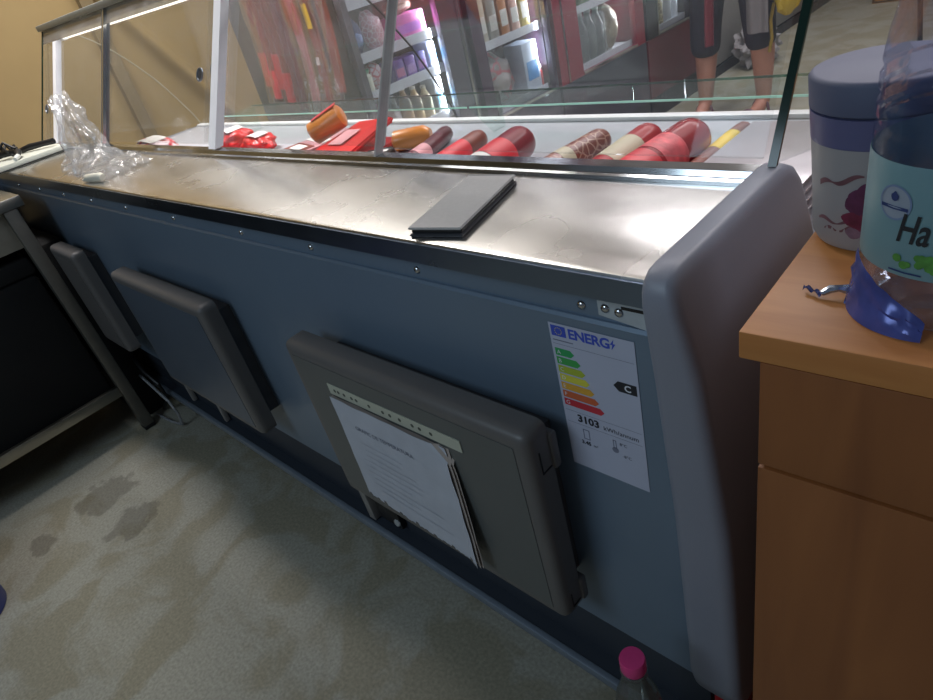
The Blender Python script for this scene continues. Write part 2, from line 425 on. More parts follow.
# door track
bm = B()
prism(bm, [Vector((-2.28, y, z)) for y, z in [(0.168, 0.8572), (0.168, 0.8615), (0.173, 0.8625), (0.177, 0.8595), (0.183, 0.8595), (0.186, 0.8650), (0.203, 0.8660), (0.203, 0.8572)]], Vector((2.413, 0, 0)))
obj('door_track', bm, chrome, CT)
LEAN = 0.555
def dp(x, z, off=0.0):        # a point on the leaning plane of the sliding doors
    return Vector((x, 0.187 + (z - 0.865) * LEAN + off, z))
def pane(x0, x1, z0, z1, off, th=0.005):
    bm = B()
    prism(bm, [dp(x0, z0, off), dp(x1, z0, off), dp(x1, z1, off), dp(x0, z1, off)], Vector((0, th, 0)))
    return bm
def bar(x, w, z0, z1, off, th):
    bm = B(); prism(bm, [dp(x - w / 2, z0, off), dp(x + w / 2, z0, off), dp(x + w / 2, z1, off), dp(x - w / 2, z1, off)], Vector((0, th, 0))); return bm
def pull(x, z, off):
    nrm = Vector((0, -1, LEAN)).normalized()
    bm = B(); lathe(bm, [(0.0145, 0.0), (0.0145, 0.003), (0.0115, 0.003), (0.0105, 0.0008), (0, 0.0008)], 24, axis_matrix(dp(x, z, off), nrm))
    return bm
def pull_cup(x, z, off):
    nrm = Vector((0, -1, LEAN)).normalized()
    bm = B(); lathe(bm, [(0.0108, 0.0012), (0.009, 0.0014), (0, 0.0014)], 24, axis_matrix(dp(x, z, off), nrm))
    return bm
doors = [(-2.28, -1.695, 0.004, [(-2.245, 0.962)]), (-1.685, -1.03, 0.004, [(-1.082, 1.0)]), (-1.075, -0.452, 0.014, [(-1.035, 1.005)]), (-0.448, 0.128, 0.004, [])]
pullm = mat('finger_pull', '6f7680', 0.3, 0.6); cupm = mat('finger_cup', '2a3038', 0.3)
for x0, x1, off, pulls in doors:
    d = obj('sliding_door', pane(x0, x1, 0.874, 1.142, off), glass, CT, smooth=False)
    for px, pz in pulls:
        obj('finger_pull', pull(px, pz, off - 0.001), pullm, d); obj('finger_cup', pull_cup(px, pz, off - 0.001), cupm, d)
    if x1 < 0: obj('pane_edge', bar(x1 - 0.001, 0.0018, 0.874, 1.142, off - 0.0006, 0.006), mat('bright_edge', 'd8dede', 0.2, 0, 0.02), d, smooth=False)
obj('door_post', bar(-1.69, 0.013, 0.866, 1.185, -0.002, 0.02), mat('dark_post', '6b7076', 0.3, 0.7), CT, smooth=False)
obj('post_trim', bar(-1.680, 0.006, 0.866, 1.185, -0.004, 0.01), chrome, CT, smooth=False)
obj('door_post', bar(-1.002, 0.030, 0.868, 1.185, -0.004, 0.02), alu, CT, smooth=False)
obj('door_post', bar(-2.135, 0.034, 0.868, 1.142, -0.004, 0.018), alu, CT, smooth=False)
obj('door_post', bar(-0.450, 0.0042, 0.866, 1.185, -0.004, 0.016), mat('post_steel', 'b4b6b8', 0.35, 0.4), CT, smooth=False)
# top rail, its plate and the lamp under it
bm = B(); box(bm, -2.30, 0.15, 0.352, 0.392, 1.180, 1.197, 0.003); obj('top_rail', bm, railgrey, CT)
bm = B(); prism(bm, [dp(-2.285, 1.1425, 0.001), dp(0.13, 1.1425, 0.001), dp(0.13, 1.1799, 0.001), dp(-2.285, 1.1799, 0.001)], Vector((0, 0.004, 0)))
obj('rail_skirt', bm, glassmat('smoky_skirt', 'b8b4a6', 0.12, 0.05), CT, smooth=False)
bm = B(); rod(bm, (-2.2, 0.392, 1.1475), (0.06, 0.392, 1.1475), 0.0075, 12)
obj('lamp_tube', bm, emimat('lamp_glow', 'fff6ea', 2.2), CT)
for x in (-2.215, 0.065):
    bm = B(); box(bm, x - 0.012, x + 0.012, 0.380, 0.404, 1.138, 1.1805, 0.003); obj('lamp_holder', bm, whitem, CT)
# curved front glass in two panes
ARC = [(0.772, 0.690), (0.760, 0.7148), (0.745, 0.750), (0.7289, 0.787), (0.708, 0.829), (0.690, 0.865), (0.6703, 0.9029), (0.6446, 0.9462), (0.6083, 0.9961), (0.5813, 1.0318), (0.545, 1.073), (0.50, 1.115), (0.45, 1.152), (0.392, 1.183)]
ARC = [(y, z) for y, z in ARC if z > 0.73]
ARC = [(0.7405, 0.7482)] + [a for a in ARC if a[1] >= 0.78]
def arcsheet(x0, x1):
    bm = B(); n = len(ARC) - 1
    def fn(u, v):
        i = min(int(round(v * n)), n); return Vector((x0 + (x1 - x0) * u, ARC[i][0], ARC[i][1]))
    return sheet(bm, fn, 2, n)
for x0, x1 in ((-2.28, -0.834), (-0.830, 0.130)):
    p = obj('front_glass', arcsheet(x0, x1), frontglass, CT)
bm = B(); tube(bm, [(-0.832, y, z) for y, z in ARC], 0.0022, 6); obj('glass_joint', bm, mat('joint_dark', '3a3c3e', 0.3), CT)
# glass shelf low over the deck: two panes with green edges
for x0, x1 in ((-1.76, -0.648), (-0.640, 0.120)):
    bm = B(); box(bm, x0, x1, 0.60, 0.708, 0.810, 0.815); s = obj('glass_shelf', bm, shelfglass, CT, smooth=False)
    bm = B(); box(bm, x0, x1, 0.5985, 0.5999, 0.8108, 0.8142); obj('shelf_edge', bm, greenedge, s, smooth=False)
    bm = B(); box(bm, x0, x1, 0.7081, 0.7088, 0.8105, 0.8145); obj('far_edge', bm, glassmat('far_edge_glass', 'a8d4c8', 0.06, 0.02, fres=0.1), s, smooth=False)
for x in (-1.74, -0.644, 0.10):
    bm = B(); prism(bm, [Vector((x, 0.60, 0.8098)), Vector((x, 0.70, 0.8098)), Vector((x, 0.70, 0.7398)), Vector((x, 0.66, 0.7398))], Vector((0.005, 0, 0)))
    obj('shelf_support', bm, shelfglass, CT, smooth=False)
# end glasses with dark green polished edges
endp = [(0.187, 0.8735), (0.3635, 1.179)] + [(y, z) for y, z in reversed(ARC)]
for x in (0.1385, -2.286):
    bm = B(); prism(bm, [Vector((x, y, z)) for y, z in endp], Vector((0.006, 0, 0)))
    g = obj('end_glass', bm, glass, CT, smooth=False)
    bm = B(); prism(bm, [Vector((x - 0.001, 0.183, 0.8720)), Vector((x - 0.001, 0.187, 0.8720)), Vector((x - 0.001, 0.3640, 1.179)), Vector((x - 0.001, 0.3600, 1.179))], Vector((0.008, 0, 0)))
    obj('polished_edge', bm, darkgreen, g, smooth=False)
    bm = B(); tube(bm, [(x + 0.003, y, z) for y, z in ARC], 0.0032 if x > 0 else 0.002, 6); obj('front_edge', bm, darkgreen if x > 0 else mat('pale_edge', 'b8b49c', 0.3), g)

# compressor covers on the back face
def cover(x0, x1, z0, z1, tabs, latched, frontm):
    t = bmesh.new()
    y0, y1 = -0.066, -0.030
    bmesh.ops.create_cube(t, size=1)
    for v in t.verts:
        v.co = Vector(((x0 + x1) / 2 + v.co.x * (x1 - x0), (y0 + y1) / 2 + v.co.y * (y1 - y0), (z0 + z1) / 2 + v.co.z * (z1 - z0)))
    fr = [e for e in t.edges if all(abs(v.co.y - y0) < 1e-5 for v in e.verts)] + [e for e in t.edges if abs(e.verts[0].co.y - e.verts[1].co.y) > 1e-3]
    bmesh.ops.bevel(t, geom=fr, offset=0.016, segments=5, affect='EDGES', profile=0.6)
    bm = B(); merge(bm, t)
    c = obj('compressor_cover', bm, covergrey, CT, angle=50)
    bm = B(); box(bm, x0 + 0.02, x1 - 0.02, -0.0668, -0.0659, z0 + 0.02, z1 - 0.02)
    obj('front_plate', bm, frontm, c, smooth=False)
    bm = B(); box(bm, x0 + 0.05, x1 - 0.022, -0.0305, -0.0002, z0 + 0.03, z1 - 0.03)
    obj('standoff', bm, mat('shadow_plastic', '4a4c50', 0.6), c)
    if latched:
        for zc, h in ((z1 - 0.048, 0.032), (z0 + 0.028, 0.026)):
            bm = B(); box(bm, x1 - 0.0105, x1 + 0.0010, -0.0500, -0.0487, zc - h / 2, zc + h / 2); box(bm, x1 - 0.0105, x1 + 0.0010, -0.050, -0.034, zc - h / 2, zc - h / 2 + 0.0015)
            obj('latch_slot', bm, blackm, c, smooth=False)
            bm = B(); box(bm, x1 - 0.014, x1 + 0.004, -0.0315, -0.020, zc - h * 0.7, zc + h * 0.9, 0.003); obj('latch', bm, covergrey, c)
    for xt in tabs:
        bm = B(); box(bm, xt - 0.007, xt + 0.007, 0.018, 0.032, 0.106, 0.262, 0.002)
        obj('support_strip', bm, mat('strip_grey', '8a8784', 0.45), c)
    return c
bluepl = mat('cover_front_blue', '525c68', 0.4, 0.1, 0.05, 6)
cR = cover(-0.482, -0.004, 0.352, 0.672, [], True, mat('cover_front_grey', '585b5a', 0.42, 0, 0.05, 6))
cM = cover(-1.262, -0.783, 0.346, 0.662, [-1.55, -1.33], False, bluepl)
cL = cover(-1.752, -1.545, 0.346, 0.666, [], False, covergrey)
bm = B(); box(bm, -0.636, -0.614, 0.012, 0.0345, 0.106, 0.250, 0.002); obj('socket_post', bm, mat('strip_grey', '8a8784', 0.45), CT)
bm = B(); box(bm, -0.600, -0.525, 0.020, 0.0345, 0.120, 0.200, 0.004); so = obj('power_socket', bm, blackm, CT)
bm = B(); lathe(bm, [(0, 0.004), (0.008, 0.003), (0.0095, 0)], 16, axis_matrix((-0.535, 0.020, 0.140), (0, -1, 0.2))); obj('socket_pin', bm, mat('pin_grey', 'aeb4b8', 0.3, 0.4), so)

# energy label on the back panel (millimetres: u right, v down)
LX, LZ = 0.0, 0.780
def P(u, v, d=0.0): return Vector((LX + u / 1000, -0.0006 - d, LZ - v / 1000))
def poly(bm, pts, d): prism(bm, [P(u, v, d) for u, v in pts], Vector((0, -0.00012, 0))); return bm
def rect(bm, u0, v0, u1, v1, d): return poly(bm, [(u0, v0), (u1, v0), (u1, v1), (u0, v1)], d)
bm = B(); rect(bm, 0, 0, 96, 192, 0.0)
EL = obj('energy_label', bm, paperm, CT, smooth=False); EL['label'] = 'white paper energy rating label with coloured arrows'
def lab(name, bm, m): return obj(name, bm, m, EL, smooth=False)
def ltext(name, s, u, v, size, m, **k):
    bm = text_bm(s, size / 1000, **k)
    for w in bm.verts: w.co = Vector((LX + u / 1000 + w.co.x, -0.00095, LZ - v / 1000 + w.co.y))
    return lab(name, bm, m)
euro = mat('label_blue', '3a50b8', 0.6, 0, 0.03); yellow = mat('label_yellow', 'd8c84a', 0.6)
lab('flag', rect(B(), 2.5, 2.5, 20, 15, 0.0002), euro)
bm = B()
for k in range(12):
    a = 2 * PI * k / 12; cx, cy = 11.2 + 4 * math.cos(a), 8.7 + 4 * math.sin(a)
    poly(bm, [(cx + (0.8 if j % 2 == 0 else 0.35) * math.sin(PI * j / 5), cy - (0.8 if j % 2 == 0 else 0.35) * math.cos(PI * j / 5)) for j in range(10)], 0.0004)
lab('flag_stars', bm, yellow)
ltext('heading', 'ENERG', 22.6, 14.2, 15.6, euro, offset=0.0005, spacing=0.96)
lab('lightning_mark', poly(B(), [(74.5, 2.6), (70.0, 9.2), (72.6, 9.2), (71.2, 15.2), (76.0, 7.8), (73.3, 7.8)], 0.0002), euro)
for v in (24.5, 111.0, 127.5): lab('divider', rect(B(), 2.5, v, 93.5, v + 0.35, 0.0002), inkgrey)
lab('fine_print', rect(B(), 3, 19.3, 27, 20.6, 0.0002), inkgrey)
for k, (cc, tip) in enumerate([('2f9a58', 26), ('3f9f50', 32), ('a9b83c', 36), ('d6cf48', 39.5), ('d7a23c', 43.5), ('c9643c', 47.5), ('c23440', 52.5)]):
    v0 = 30 + k * 10.9; v1 = v0 + 9.0
    lab('rating_arrow', poly(B(), [(3.2, v0), (tip - 4.5, v0), (tip, (v0 + v1) / 2), (tip - 4.5, v1), (3.2, v1)], 0.0002), mat('rating_' + cc, cc, 0.6, 0, 0.03))
    ltext('arrow_letter', 'ABCDEFG'[k], 5.2, v1 - 2.0, 7.0, mat('label_white', 'd8dbe4', 0.6, 0, 0.02))
v0 = 51.0
lab('class_arrow', poly(B(), [(68, v0 + 6.2), (73.5, v0), (93.5, v0), (93.5, v0 + 12.4), (73.5, v0 + 12.4)], 0.0002), inkm)
ltext('class_letter', 'C', 80, v0 + 9.9, 10.5, MATS['label_white'], offset=0.0003)
ltext('consumption', '3103', 16.5, 123.5, 13.5, inkm, offset=0.0005, spacing=1.02)
ltext('consumption_unit', 'kWh/annum', 48.5, 123.5, 8.3, inkm)
bm = B()
for (a, b, c_, d) in [(21, 138, 29, 139), (21, 151, 29, 152), (21, 138, 22, 152), (28, 138, 29, 152)]: rect(bm, a, b - 5, c_, d - 5, 0.0002)
lab('pictogram', bm, inkgrey)
ltext('area', '3.45', 17, 155, 7, inkm, offset=0.0003); ltext('area_unit', 'm\u00b2', 32, 155, 5.5, inkm)
bm = B()
for (a, b, c_, d) in [(58, 138, 59, 150), (61, 138, 62, 150), (58, 138, 62, 139)]: rect(bm, a, b - 5, c_, d - 5, 0.0002)
poly(bm, [(60 + 4 * math.cos(2 * PI * k / 16), 147 + 4 * math.sin(2 * PI * k / 16)) for k in range(16)], 0.0002)
lab('pictogram', bm, inkgrey)
ltext('temperature', '8\u00b0C', 66, 138, 5.5, inkm); ltext('temperature', '-8\u00b0C', 68, 154, 5.5, inkm)

# ------------------------------------------------------------------ document in its sleeve on the nearest cover
DS = thing('document_sleeve', 'dog-eared paper form in a punched clear sleeve on the nearest compressor cover', 'document', (-0.26, -0.08, 0.40))
sl = mat('sleeve_strip', 'b4b6a6', 0.45, 0, 0.04)
fy = -0.0670
bm = B(); prism(bm, [Vector((-0.3855, fy, 0.6230)), Vector((-0.1115, fy, 0.6260)), Vector((-0.1115, fy, 0.6070)), Vector((-0.3855, fy, 0.6040))], Vector((0, -0.0012, 0)))
st = obj('punched_strip', bm, sl, DS, smooth=False)
for x in (-0.370, -0.361, -0.347, -0.329, -0.318, -0.289, -0.259, -0.244, -0.224, -0.199, -0.185, -0.164):
    bm = B(); prism(bm, [Vector((x + 0.003 * math.cos(2 * PI * k / 8), fy - 0.0013, 0.6136 + 0.003 * (x + 0.3855) / 0.27 + 0.003 * math.sin(2 * PI * k / 8))) for k in range(8)], Vector((0, -0.0003, 0)))
    obj('punched_hole', bm, mat('hole_dark', '54574f', 0.6), st, smooth=False)
def papersurf(off, x0, x1, z1, z0):
    def fn(u, v):
        x = x0 + (x1 - x0 + 0.014 * v) * u; z = z1 + (z0 - z1) * v
        lift = 0.010 * (v ** 1.6) * (0.35 + 0.65 * u) + 0.006 * max(0, u - 0.92) * 12 * v
        y = fy - 0.002 - off - lift - 0.0012 * noise.noise(Vector((u * 6, v * 6, off * 900)))
        if u + (1 - v) > 1.90:  # dog ear at the top right corner
            y += 0.004; z -= 0.002
        return Vector((x, y, z + 0.006 * u * (1 - v) * 0))
    return fn
for i, (o_, dx) in enumerate(((0.0, 0.008), (0.0022, 0.005), (0.0044, 0.0))):
    bm = B(); sheet(bm, papersurf(o_, -0.3830, -0.1440 + dx, 0.6030, 0.4000), 30, 24)
    pg = obj('paper_sheet', bm, mat('form_paper', 'b6bac4', 0.6, 0, 0.05, 25) if i == 2 else mat('form_paper_under', 'a89c94', 0.7, 0, 0.05), DS)
bm = text_bm('GRAFIC DE TEMPERATURA', 0.0106, spacing=1.0)
fn = papersurf(0.0044, -0.3830, -0.1440, 0.6030, 0.4000)
for w in bm.verts:
    u = 0.17 + w.co.x / 0.239; v = 0.235 - w.co.y / 0.203; w.co = fn(u, v) + Vector((0, -0.0007, 0))
obj('form_heading', bm, inkgrey, pg, smooth=False)
for r_ in range(9):
    u0 = 0.12 + random.uniform(0, 0.1); u1 = random.uniform(0.5, 0.85); v0 = 0.36 + r_ * 0.06
    bm = B(); sheet(bm, lambda u, v: fn(u0 + (u1 - u0) * u, v0 + 0.004 * v) + Vector((0, -0.0007, 0)), 16, 1)
    obj('form_line', bm, mat('pencil', 'a4a8b4', 0.7), pg, smooth=False)
bm = B()
for k in range(26):
    u0 = k / 26; h = random.uniform(0.0, 0.02) + (0.02 if k % 4 == 0 else 0)
    prism(bm, [fn(u0, 1.0), fn(u0 + 0.04, 1.0), fn(u0 + 0.03, 1 - h), fn(u0 + 0.01, 1 - h)], Vector((0, -0.0004, 0)))
obj('torn_edge', bm, covergrey, pg, smooth=False)

# ------------------------------------------------------------------ phone case on the worktop
ang = math.atan2(0.0036 + 0.0119, -0.0966 + 0.1624)
PC = thing('phone_case', 'grey folded flip phone case lying on the steel worktop', 'phone case', (-0.149, 0.067, 0.8572), 0)
c4 = [Vector((-0.1624, -0.0119, 0)), Vector((-0.0966, 0.0036, 0)), Vector((-0.1345, 0.1429, 0)), Vector((-0.2023, 0.1348, 0))]
def slab(inset, z0, z1, bev, shift=Vector((0, 0, 0))):
    ce = sum(c4, Vector((0, 0, 0))) / 4
    pts = [ce + (p - ce) * (1 - inset) + shift for p in c4]
    t = bmesh.new(); f = t.faces.new([t.verts.new((p.x, p.y, z0)) for p in pts])
    r = bmesh.ops.extrude_face_region(t, geom=[f]); bmesh.ops.translate(t, verts=[v for v in r['geom'] if isinstance(v, bmesh.types.BMVert)], vec=(0, 0, z1 - z0))
    bmesh.ops.bevel(t, geom=t.edges[:], offset=bev, segments=2, affect='EDGES')
    return t
cg = mat('case_grey', 'b0aeac', 0.5, 0, 0.04, 200, 0.1); cd = mat('case_dark', '3a3b40', 0.5)
obj('back_cover', slab(0.0, 0.8575, 0.8605, 0.001), cd, PC)
obj('phone', slab(0.05, 0.8606, 0.8655, 0.001), blackm, PC)
obj('front_cover', slab(0.0, 0.8657, 0.8685, 0.001), cg, PC)
bm = B(); p = [c4[3] + Vector((0.002, -0.003, 0)), c4[2] + Vector((-0.002, -0.003, 0)), c4[2] + Vector((-0.0018, -0.004, 0)), c4[3] + Vector((0.0022, -0.004, 0))]
prism(bm, [Vector((q.x, q.y, 0.8686)) for q in p], Vector((0, 0, 0.0002))); obj('stitch_line', bm, cd, PC, smooth=False)

# ------------------------------------------------------------------ items at the far left end of the worktop
CB = thing('cutting_board', 'pale plastic cutting board at the far left end of the worktop', 'cutting board', (-2.11, 0.06, 0.8572))
bm = B(); box(bm, -2.275, -1.945, -0.045, 0.165, 0.8574, 0.876, 0.003); obj('board', bm, mat('board_white', 'c9cbbf', 0.35, 0, 0.05), CB)
bm = B(); box(bm, -1.9449, -1.9425, -0.043, 0.163, 0.8590, 0.8625); box(bm, -2.273, -1.947, -0.0464, -0.0451, 0.8590, 0.8625); obj('edge_band', bm, mat('board_edge', '2a2c28', 0.5), CB, smooth=False)
bm = B()
for a_, b_, r_ in [((-2.13, -0.02, 0.882), (-2.02, 0.055, 0.892), 0.010), ((-2.02, 0.055, 0.892), (-1.965, 0.035, 0.884), 0.009)]:
    tube(bm, [a_, ((a_[0] + b_[0]) / 2, (a_[1] + b_[1]) / 2, (a_[2] + b_[2]) / 2 + 0.006), b_], [r_ * .8, r_, r_ * 0.7], 10)
SC = thing('kitchen_tongs', 'black handled tongs with pale tip lying on the cutting board', 'kitchen tool', (-2.05, 0.03, 0.877))
obj('handle', bm, blackm, SC)
bm = B()
for k in range(5):
    a = k * 1.2
    tube(bm, [(-2.06 + 0.03 * math.cos(a), 0.035 + 0.02 * math.sin(a), 0.885 + 0.006 * k), (-2.07 + 0.02 * math.cos(a + 0.8), 0.045 + 0.02 * math.sin(a + .9), 0.900 + 0.006 * k), (-2.05 + 0.03 * math.cos(a + 2), 0.04 + 0.02 * math.sin(a + 2), 0.886 + 0.004 * k)], 0.004, 8)
obj('spring_grip', bm, blackm, SC)
bm = B(); tube(bm, [(-1.967, 0.036, 0.885), (-1.957, 0.027, 0.8825), (-1.949, 0.020, 0.881)], [0.007, 0.0075, 0.0055], 10); obj('tip', bm, mat('tip_pale', 'c8cbc6', 0.4), SC)
KN = thing('knife', 'black handled knife lying towards the glass on the cutting board', 'knife', (-2.1, 0.11, 0.877))
bm = B(); tube(bm, [(-2.09, 0.075, 0.885), (-2.06, 0.098, 0.889), (-2.02, 0.125, 0.890), (-1.985, 0.148, 0.890)], [0.008, 0.010, 0.0085, 0.009], 10); obj('handle', bm, blackm, KN)
bm = B(); prism(bm, [Vector((-2.088, 0.077, 0.8785)), Vector((-2.20, 0.0, 0.8785)), Vector((-2.23, -0.01, 0.8785)), Vector((-2.18, 0.035, 0.8785)), Vector((-2.10, 0.09, 0.8785))], Vector((0, 0, 0.002))); obj('blade', bm, chrome, KN, smooth=False)
SQ = thing('white_oblong', 'small white oblong piece lying by the front edge below the crumpled bag', 'tube', (-1.21, 0.004, 0.857))  # pale oblong with a narrower tip
bm = B(); tube(bm, [(-1.262, -0.002, 0.8635), (-1.255, -0.001, 0.866), (-1.20, 0.010, 0.868), (-1.193, 0.0115, 0.866)], [0.006, 0.0085, 0.0095, 0.007], 12); obj('oblong_body', bm, mat('oblong_white', 'dcd8c8', 0.4, 0, 0.03), SQ)
bm = B(); tube(bm, [(-1.278, -0.0050, 0.8625), (-1.262, -0.002, 0.8625)], [0.003, 0.0045], 10); obj('oblong_tip', bm, mat('oblong_tip', 'cfcabb', 0.4), SQ)
# crumpled clear bag
bm = B()
def bagfn(u, v):
    th = 2 * PI * u; sp = Vector((-1.47, 0.075, 0))
    h = v; r = 0.062 * (1 - 0.62 * h) * (1 + 0.22 * math.sin(5 * th + 3 * h) + 0.12 * math.sin(11 * th - 5 * h)) + 0.014 * noise.noise(Vector((math.cos(th) * 2, math.sin(th) * 2, h * 6)))
    return Vector((sp.x - 0.075 * h * h + r * math.cos(th) * 1.1, sp.y + 0.03 * h + r * math.sin(th) * 0.8, 0.8585 + 0.165 * h + 0.012 * noise.noise(Vector((th, h * 4, 5)))*h))
sheet(bm, bagfn, 90, 30)
def skirtfn(u, v):
    x = -1.53 + 0.33 * u; y = 0.02 + 0.115 * v
    z = 0.859 + 0.055 * math.sin(PI * v) * math.sin(PI * min(1, u * 1.02)) ** 0.6 * (0.6 + 0.8 * abs(noise.noise(Vector((u * 5, v * 3, 1))))) + 0.012 * abs(noise.noise(Vector((u * 13, v * 9, 4))))
    return Vector((x + 0.02 * noise.noise(Vector((u * 4, v * 4, 9))), y + 0.02 * noise.noise(Vector((u * 4, v * 4, 19))), z))
sheet(bm, skirtfn, 60, 26)
tag(obj('plastic_bag', bm, filmm, loc=(-1.45, 0.07, 0.8585), angle=12), 'crumpled clear plastic bag standing on the left end of the worktop', 'plastic bag')

# ------------------------------------------------------------------ sausages and packs on the deck
DK = 0.7398
def sausage(label, x0, y0, x1, y1, r, m, bands, lift=0.0, clip=True, bow=0.0):
    """a chub lying on the deck; bands: list of (t0,t1,material,name)"""
    T = thing('sausage', label, 'sausage', ((x0 + x1) / 2, (y0 + y1) / 2, DK), 0, 'sausages laid on the display deck')
    z = DK + r + 0.0004 + lift
    a = Vector((x0, y0, z)); b = Vector((x1, y1, z)); L = (b - a).length; d = (b - a) / L
    side = d.cross(Vector((0, 0, 1)))
    def chain(t0, t1, rr, caps):
        n = 24; pts = []; rad = []
        for i in range(n + 1):
            t = t0 + (t1 - t0) * i / n
            s = t * L; e = min(s, L - s); k = 1.0
            if e < r * 1.1: k = math.sqrt(max(0.0, 1 - ((r * 1.1 - e) / (r * 1.1)) ** 2))
            pts.append(a + d * s + side * bow * math.sin(PI * t)); rad.append(max(rr * max(k, 0.12), 0.002))
        return tube(B(), pts, rad, 28)
    body = obj('casing', chain(0, 1, r, True), m, T)
    for t0, t1, bmtl, nm in bands:
        obj(nm, chain(t0, t1, r + 0.0005, False), bmtl, T)
    if clip:
        bm = B(); tube(bm, [b - d * 0.002, b + d * 0.006], [0.0035, 0.0025], 8); obj('end_clip', bm, chrome, T)
    return T
red1 = mat('casing_red', 'a8262c', 0.28, 0, 0.10, 20, coat=0.3); red2 = mat('casing_deep_red', '7c1c28', 0.3, 0, 0.1, 20, coat=0.3)
brown1 = mat('casing_brown', '7a3a2c', 0.4, 0, 0.2, 40, 0.2); dark1 = mat('casing_dark', '5c1e28', 0.35, 0, 0.12, 25, coat=0.3)
lred = mat('label_red', 'd8303a', 0.45, 0, 0.06); lwhite = mat('label_paper', 'dcd8d4', 0.5, 0, 0.05); lbeige = mat('label_beige', 'c4b89c', 0.5, 0, 0.08, 40)
lyel = mat('label_bright_yellow', 'e8c420', 0.45, 0, 0.05); lpink = mat('label_pink', 'e0a0a4', 0.5); lpr = mat('label_pinkred', 'e0585e', 0.45, 0, 0.3, 60)
sausage('dark thin sausage with pale pink band, left of the brown red-labelled sausage', -0.656, 0.345, -0.735, 0.610, 0.018, dark1, [(0.36, 0.52, lpink, 'paper_band')], bow=0.012)
sausage('brown sausage with red and white label, right of the dark thin sausage', -0.545, 0.30, -0.590, 0.570, 0.021, brown1, [(0.0, 0.22, lwhite, 'white_label'), (0.25, 0.72, lred, 'red_label'), (0.33, 0.42, lwhite, 'label_text_band')])
sausage('fat deep red sausage with red label at its near end, centre of the deck', -0.400, 0.29, -0.440, 0.532, 0.0325, red2, [(0.0, 0.34, lwhite, 'white_label'), (0.35, 0.62, lred, 'red_label')])
sausage('brown netted sausage with small round seal, left of the beige-labelled one', -0.308, 0.34, -0.288, 0.568, 0.022, net_material('netted_casing', '7a4034', 'b08a78', 60), [(0.40, 0.52, lbeige, 'round_seal')])
sausage('red sausage with wide beige label, between the netted and the fattest sausage', -0.186, 0.32, -0.195, 0.570, 0.027, red1, [(0.33, 0.68, lbeige, 'beige_label')])
sausage('fattest red sausage with pinkish label, near the right end of the deck', -0.121, 0.26, -0.108, 0.556, 0.0335, mat('casing_red_bright', '9e2a30', 0.25, 0, 0.1, 18, coat=0.4), [(0.0, 0.46, lred, 'red_label'), (0.49, 0.68, lpr, 'pink_label')])
sausage('thin brown sausage with bright yellow band, beside the stacked trays', -0.062, 0.37, -0.066, 0.630, 0.0155, brown1, [(0.52, 0.80, lyel, 'yellow_band')])
# paper seams give the logs their lengthways sheen; packs further left
def pack(name, label, cat, x, y, w, d, h, m, band=None, bandm=None, seed=1, rot=0.0, group='packs on the left of the deck', amp=0.25, z=DK):
    T = thing(name, label, cat, (x, y, z), rot, group)
    bm = B(); blob(bm, (0, 0, h / 2), (w / 2, d / 2, h / 2), 4, amp, 2.2, seed, 0.0006); obj('pouch', bm, m, T, local=True)
    if band:
        bm = B(); sheet(bm, lambda u, v: Vector((w * 0.30 * (u - 0.5) * 2, d * (-0.28 + 0.5 * v), h * (1.0 + amp * .35) - 0.002 - (abs(u - 0.5) * 2) ** 2 * h * 0.1)), 6, 4)
        obj(band, bm, bandm, T, local=True)
    return T
redbag = mat('red_pouch', 'd42a2c', 0.3, 0, 0.15, 15); pinkfilm = mat('pink_film', 'c8949a', 0.3, 0, 0.2, 20)
pack('meat_pouch', 'red and white pouch behind the left sliding door', 'pouch', -1.98, 0.42, 0.26, 0.12, 0.06, net_material('red_white_pouch', 'd8c4c8', 'c8323c', 14), 'label_patch', lwhite, 2)
pack('meat_pouch', 'small glossy red pouch just right of the white door post', 'pouch', -1.545, 0.50, 0.11, 0.11, 0.065, redbag, 'white_stripe', lwhite, 3)
pack('meat_pouch', 'flat red pouch with white stripe, second from the white door post', 'pouch', -1.405, 0.50, 0.12, 0.09, 0.05, redbag, 'white_stripe', lwhite, 4)
pack('film_pack', 'clear film wrapped pack in front of the red pouches', 'film pack', -1.33, 0.38, 0.24, 0.10, 0.045, filmm, None, None, 5)
T = thing('vacuum_pack', 'pink, white and brown vacuum pack left of the orange roll', 'vacuum pack', (-1.12, 0.50, DK), -0.2, 'packs on the left of the deck')
bm = B(); box(bm, -0.06, 0.06, -0.11, 0.11, 0.0005, 0.03, 0.006); obj('pack_body', bm, pinkfilm, T, local=True)
bm = B(); box(bm, -0.05, 0.05, -0.10, -0.02, 0.0302, 0.031); obj('brown_slice', bm, brown1, T, local=True)
bm = B(); box(bm, -0.055, 0.055, 0.0, 0.03, 0.0302, 0.0312); box(bm, -0.03, 0.03, -0.06, -0.03, 0.0311, 0.0318); obj('label_patch', bm, lwhite, T, local=True)
T = thing('gift_pouch', 'large bright red folded pouch under the orange roll', 'pouch', (-0.925, 0.47, DK), 0, 'packs on the left of the deck')
bm = B(); prism(bm, [Vector((-0.10, -0.11, 0.0006)), Vector((0.075, -0.11, 0.0006)), Vector((0.085, 0.10, 0.0006)), Vector((-0.085, 0.10, 0.0006))], Vector((0, 0, 0.02)))
prism(bm, [Vector((-0.09, -0.08, 0.02)), Vector((0.07, -0.08, 0.02)), Vector((0.075, 0.09, 0.06)), Vector((-0.06, 0.09, 0.05))], Vector((0, 0, 0.012)))
bmesh.ops.bevel(bm, geom=bm.edges[:], offset=0.004, segments=2, affect='EDGES'); obj('pouch', bm, redbag, T, local=True)
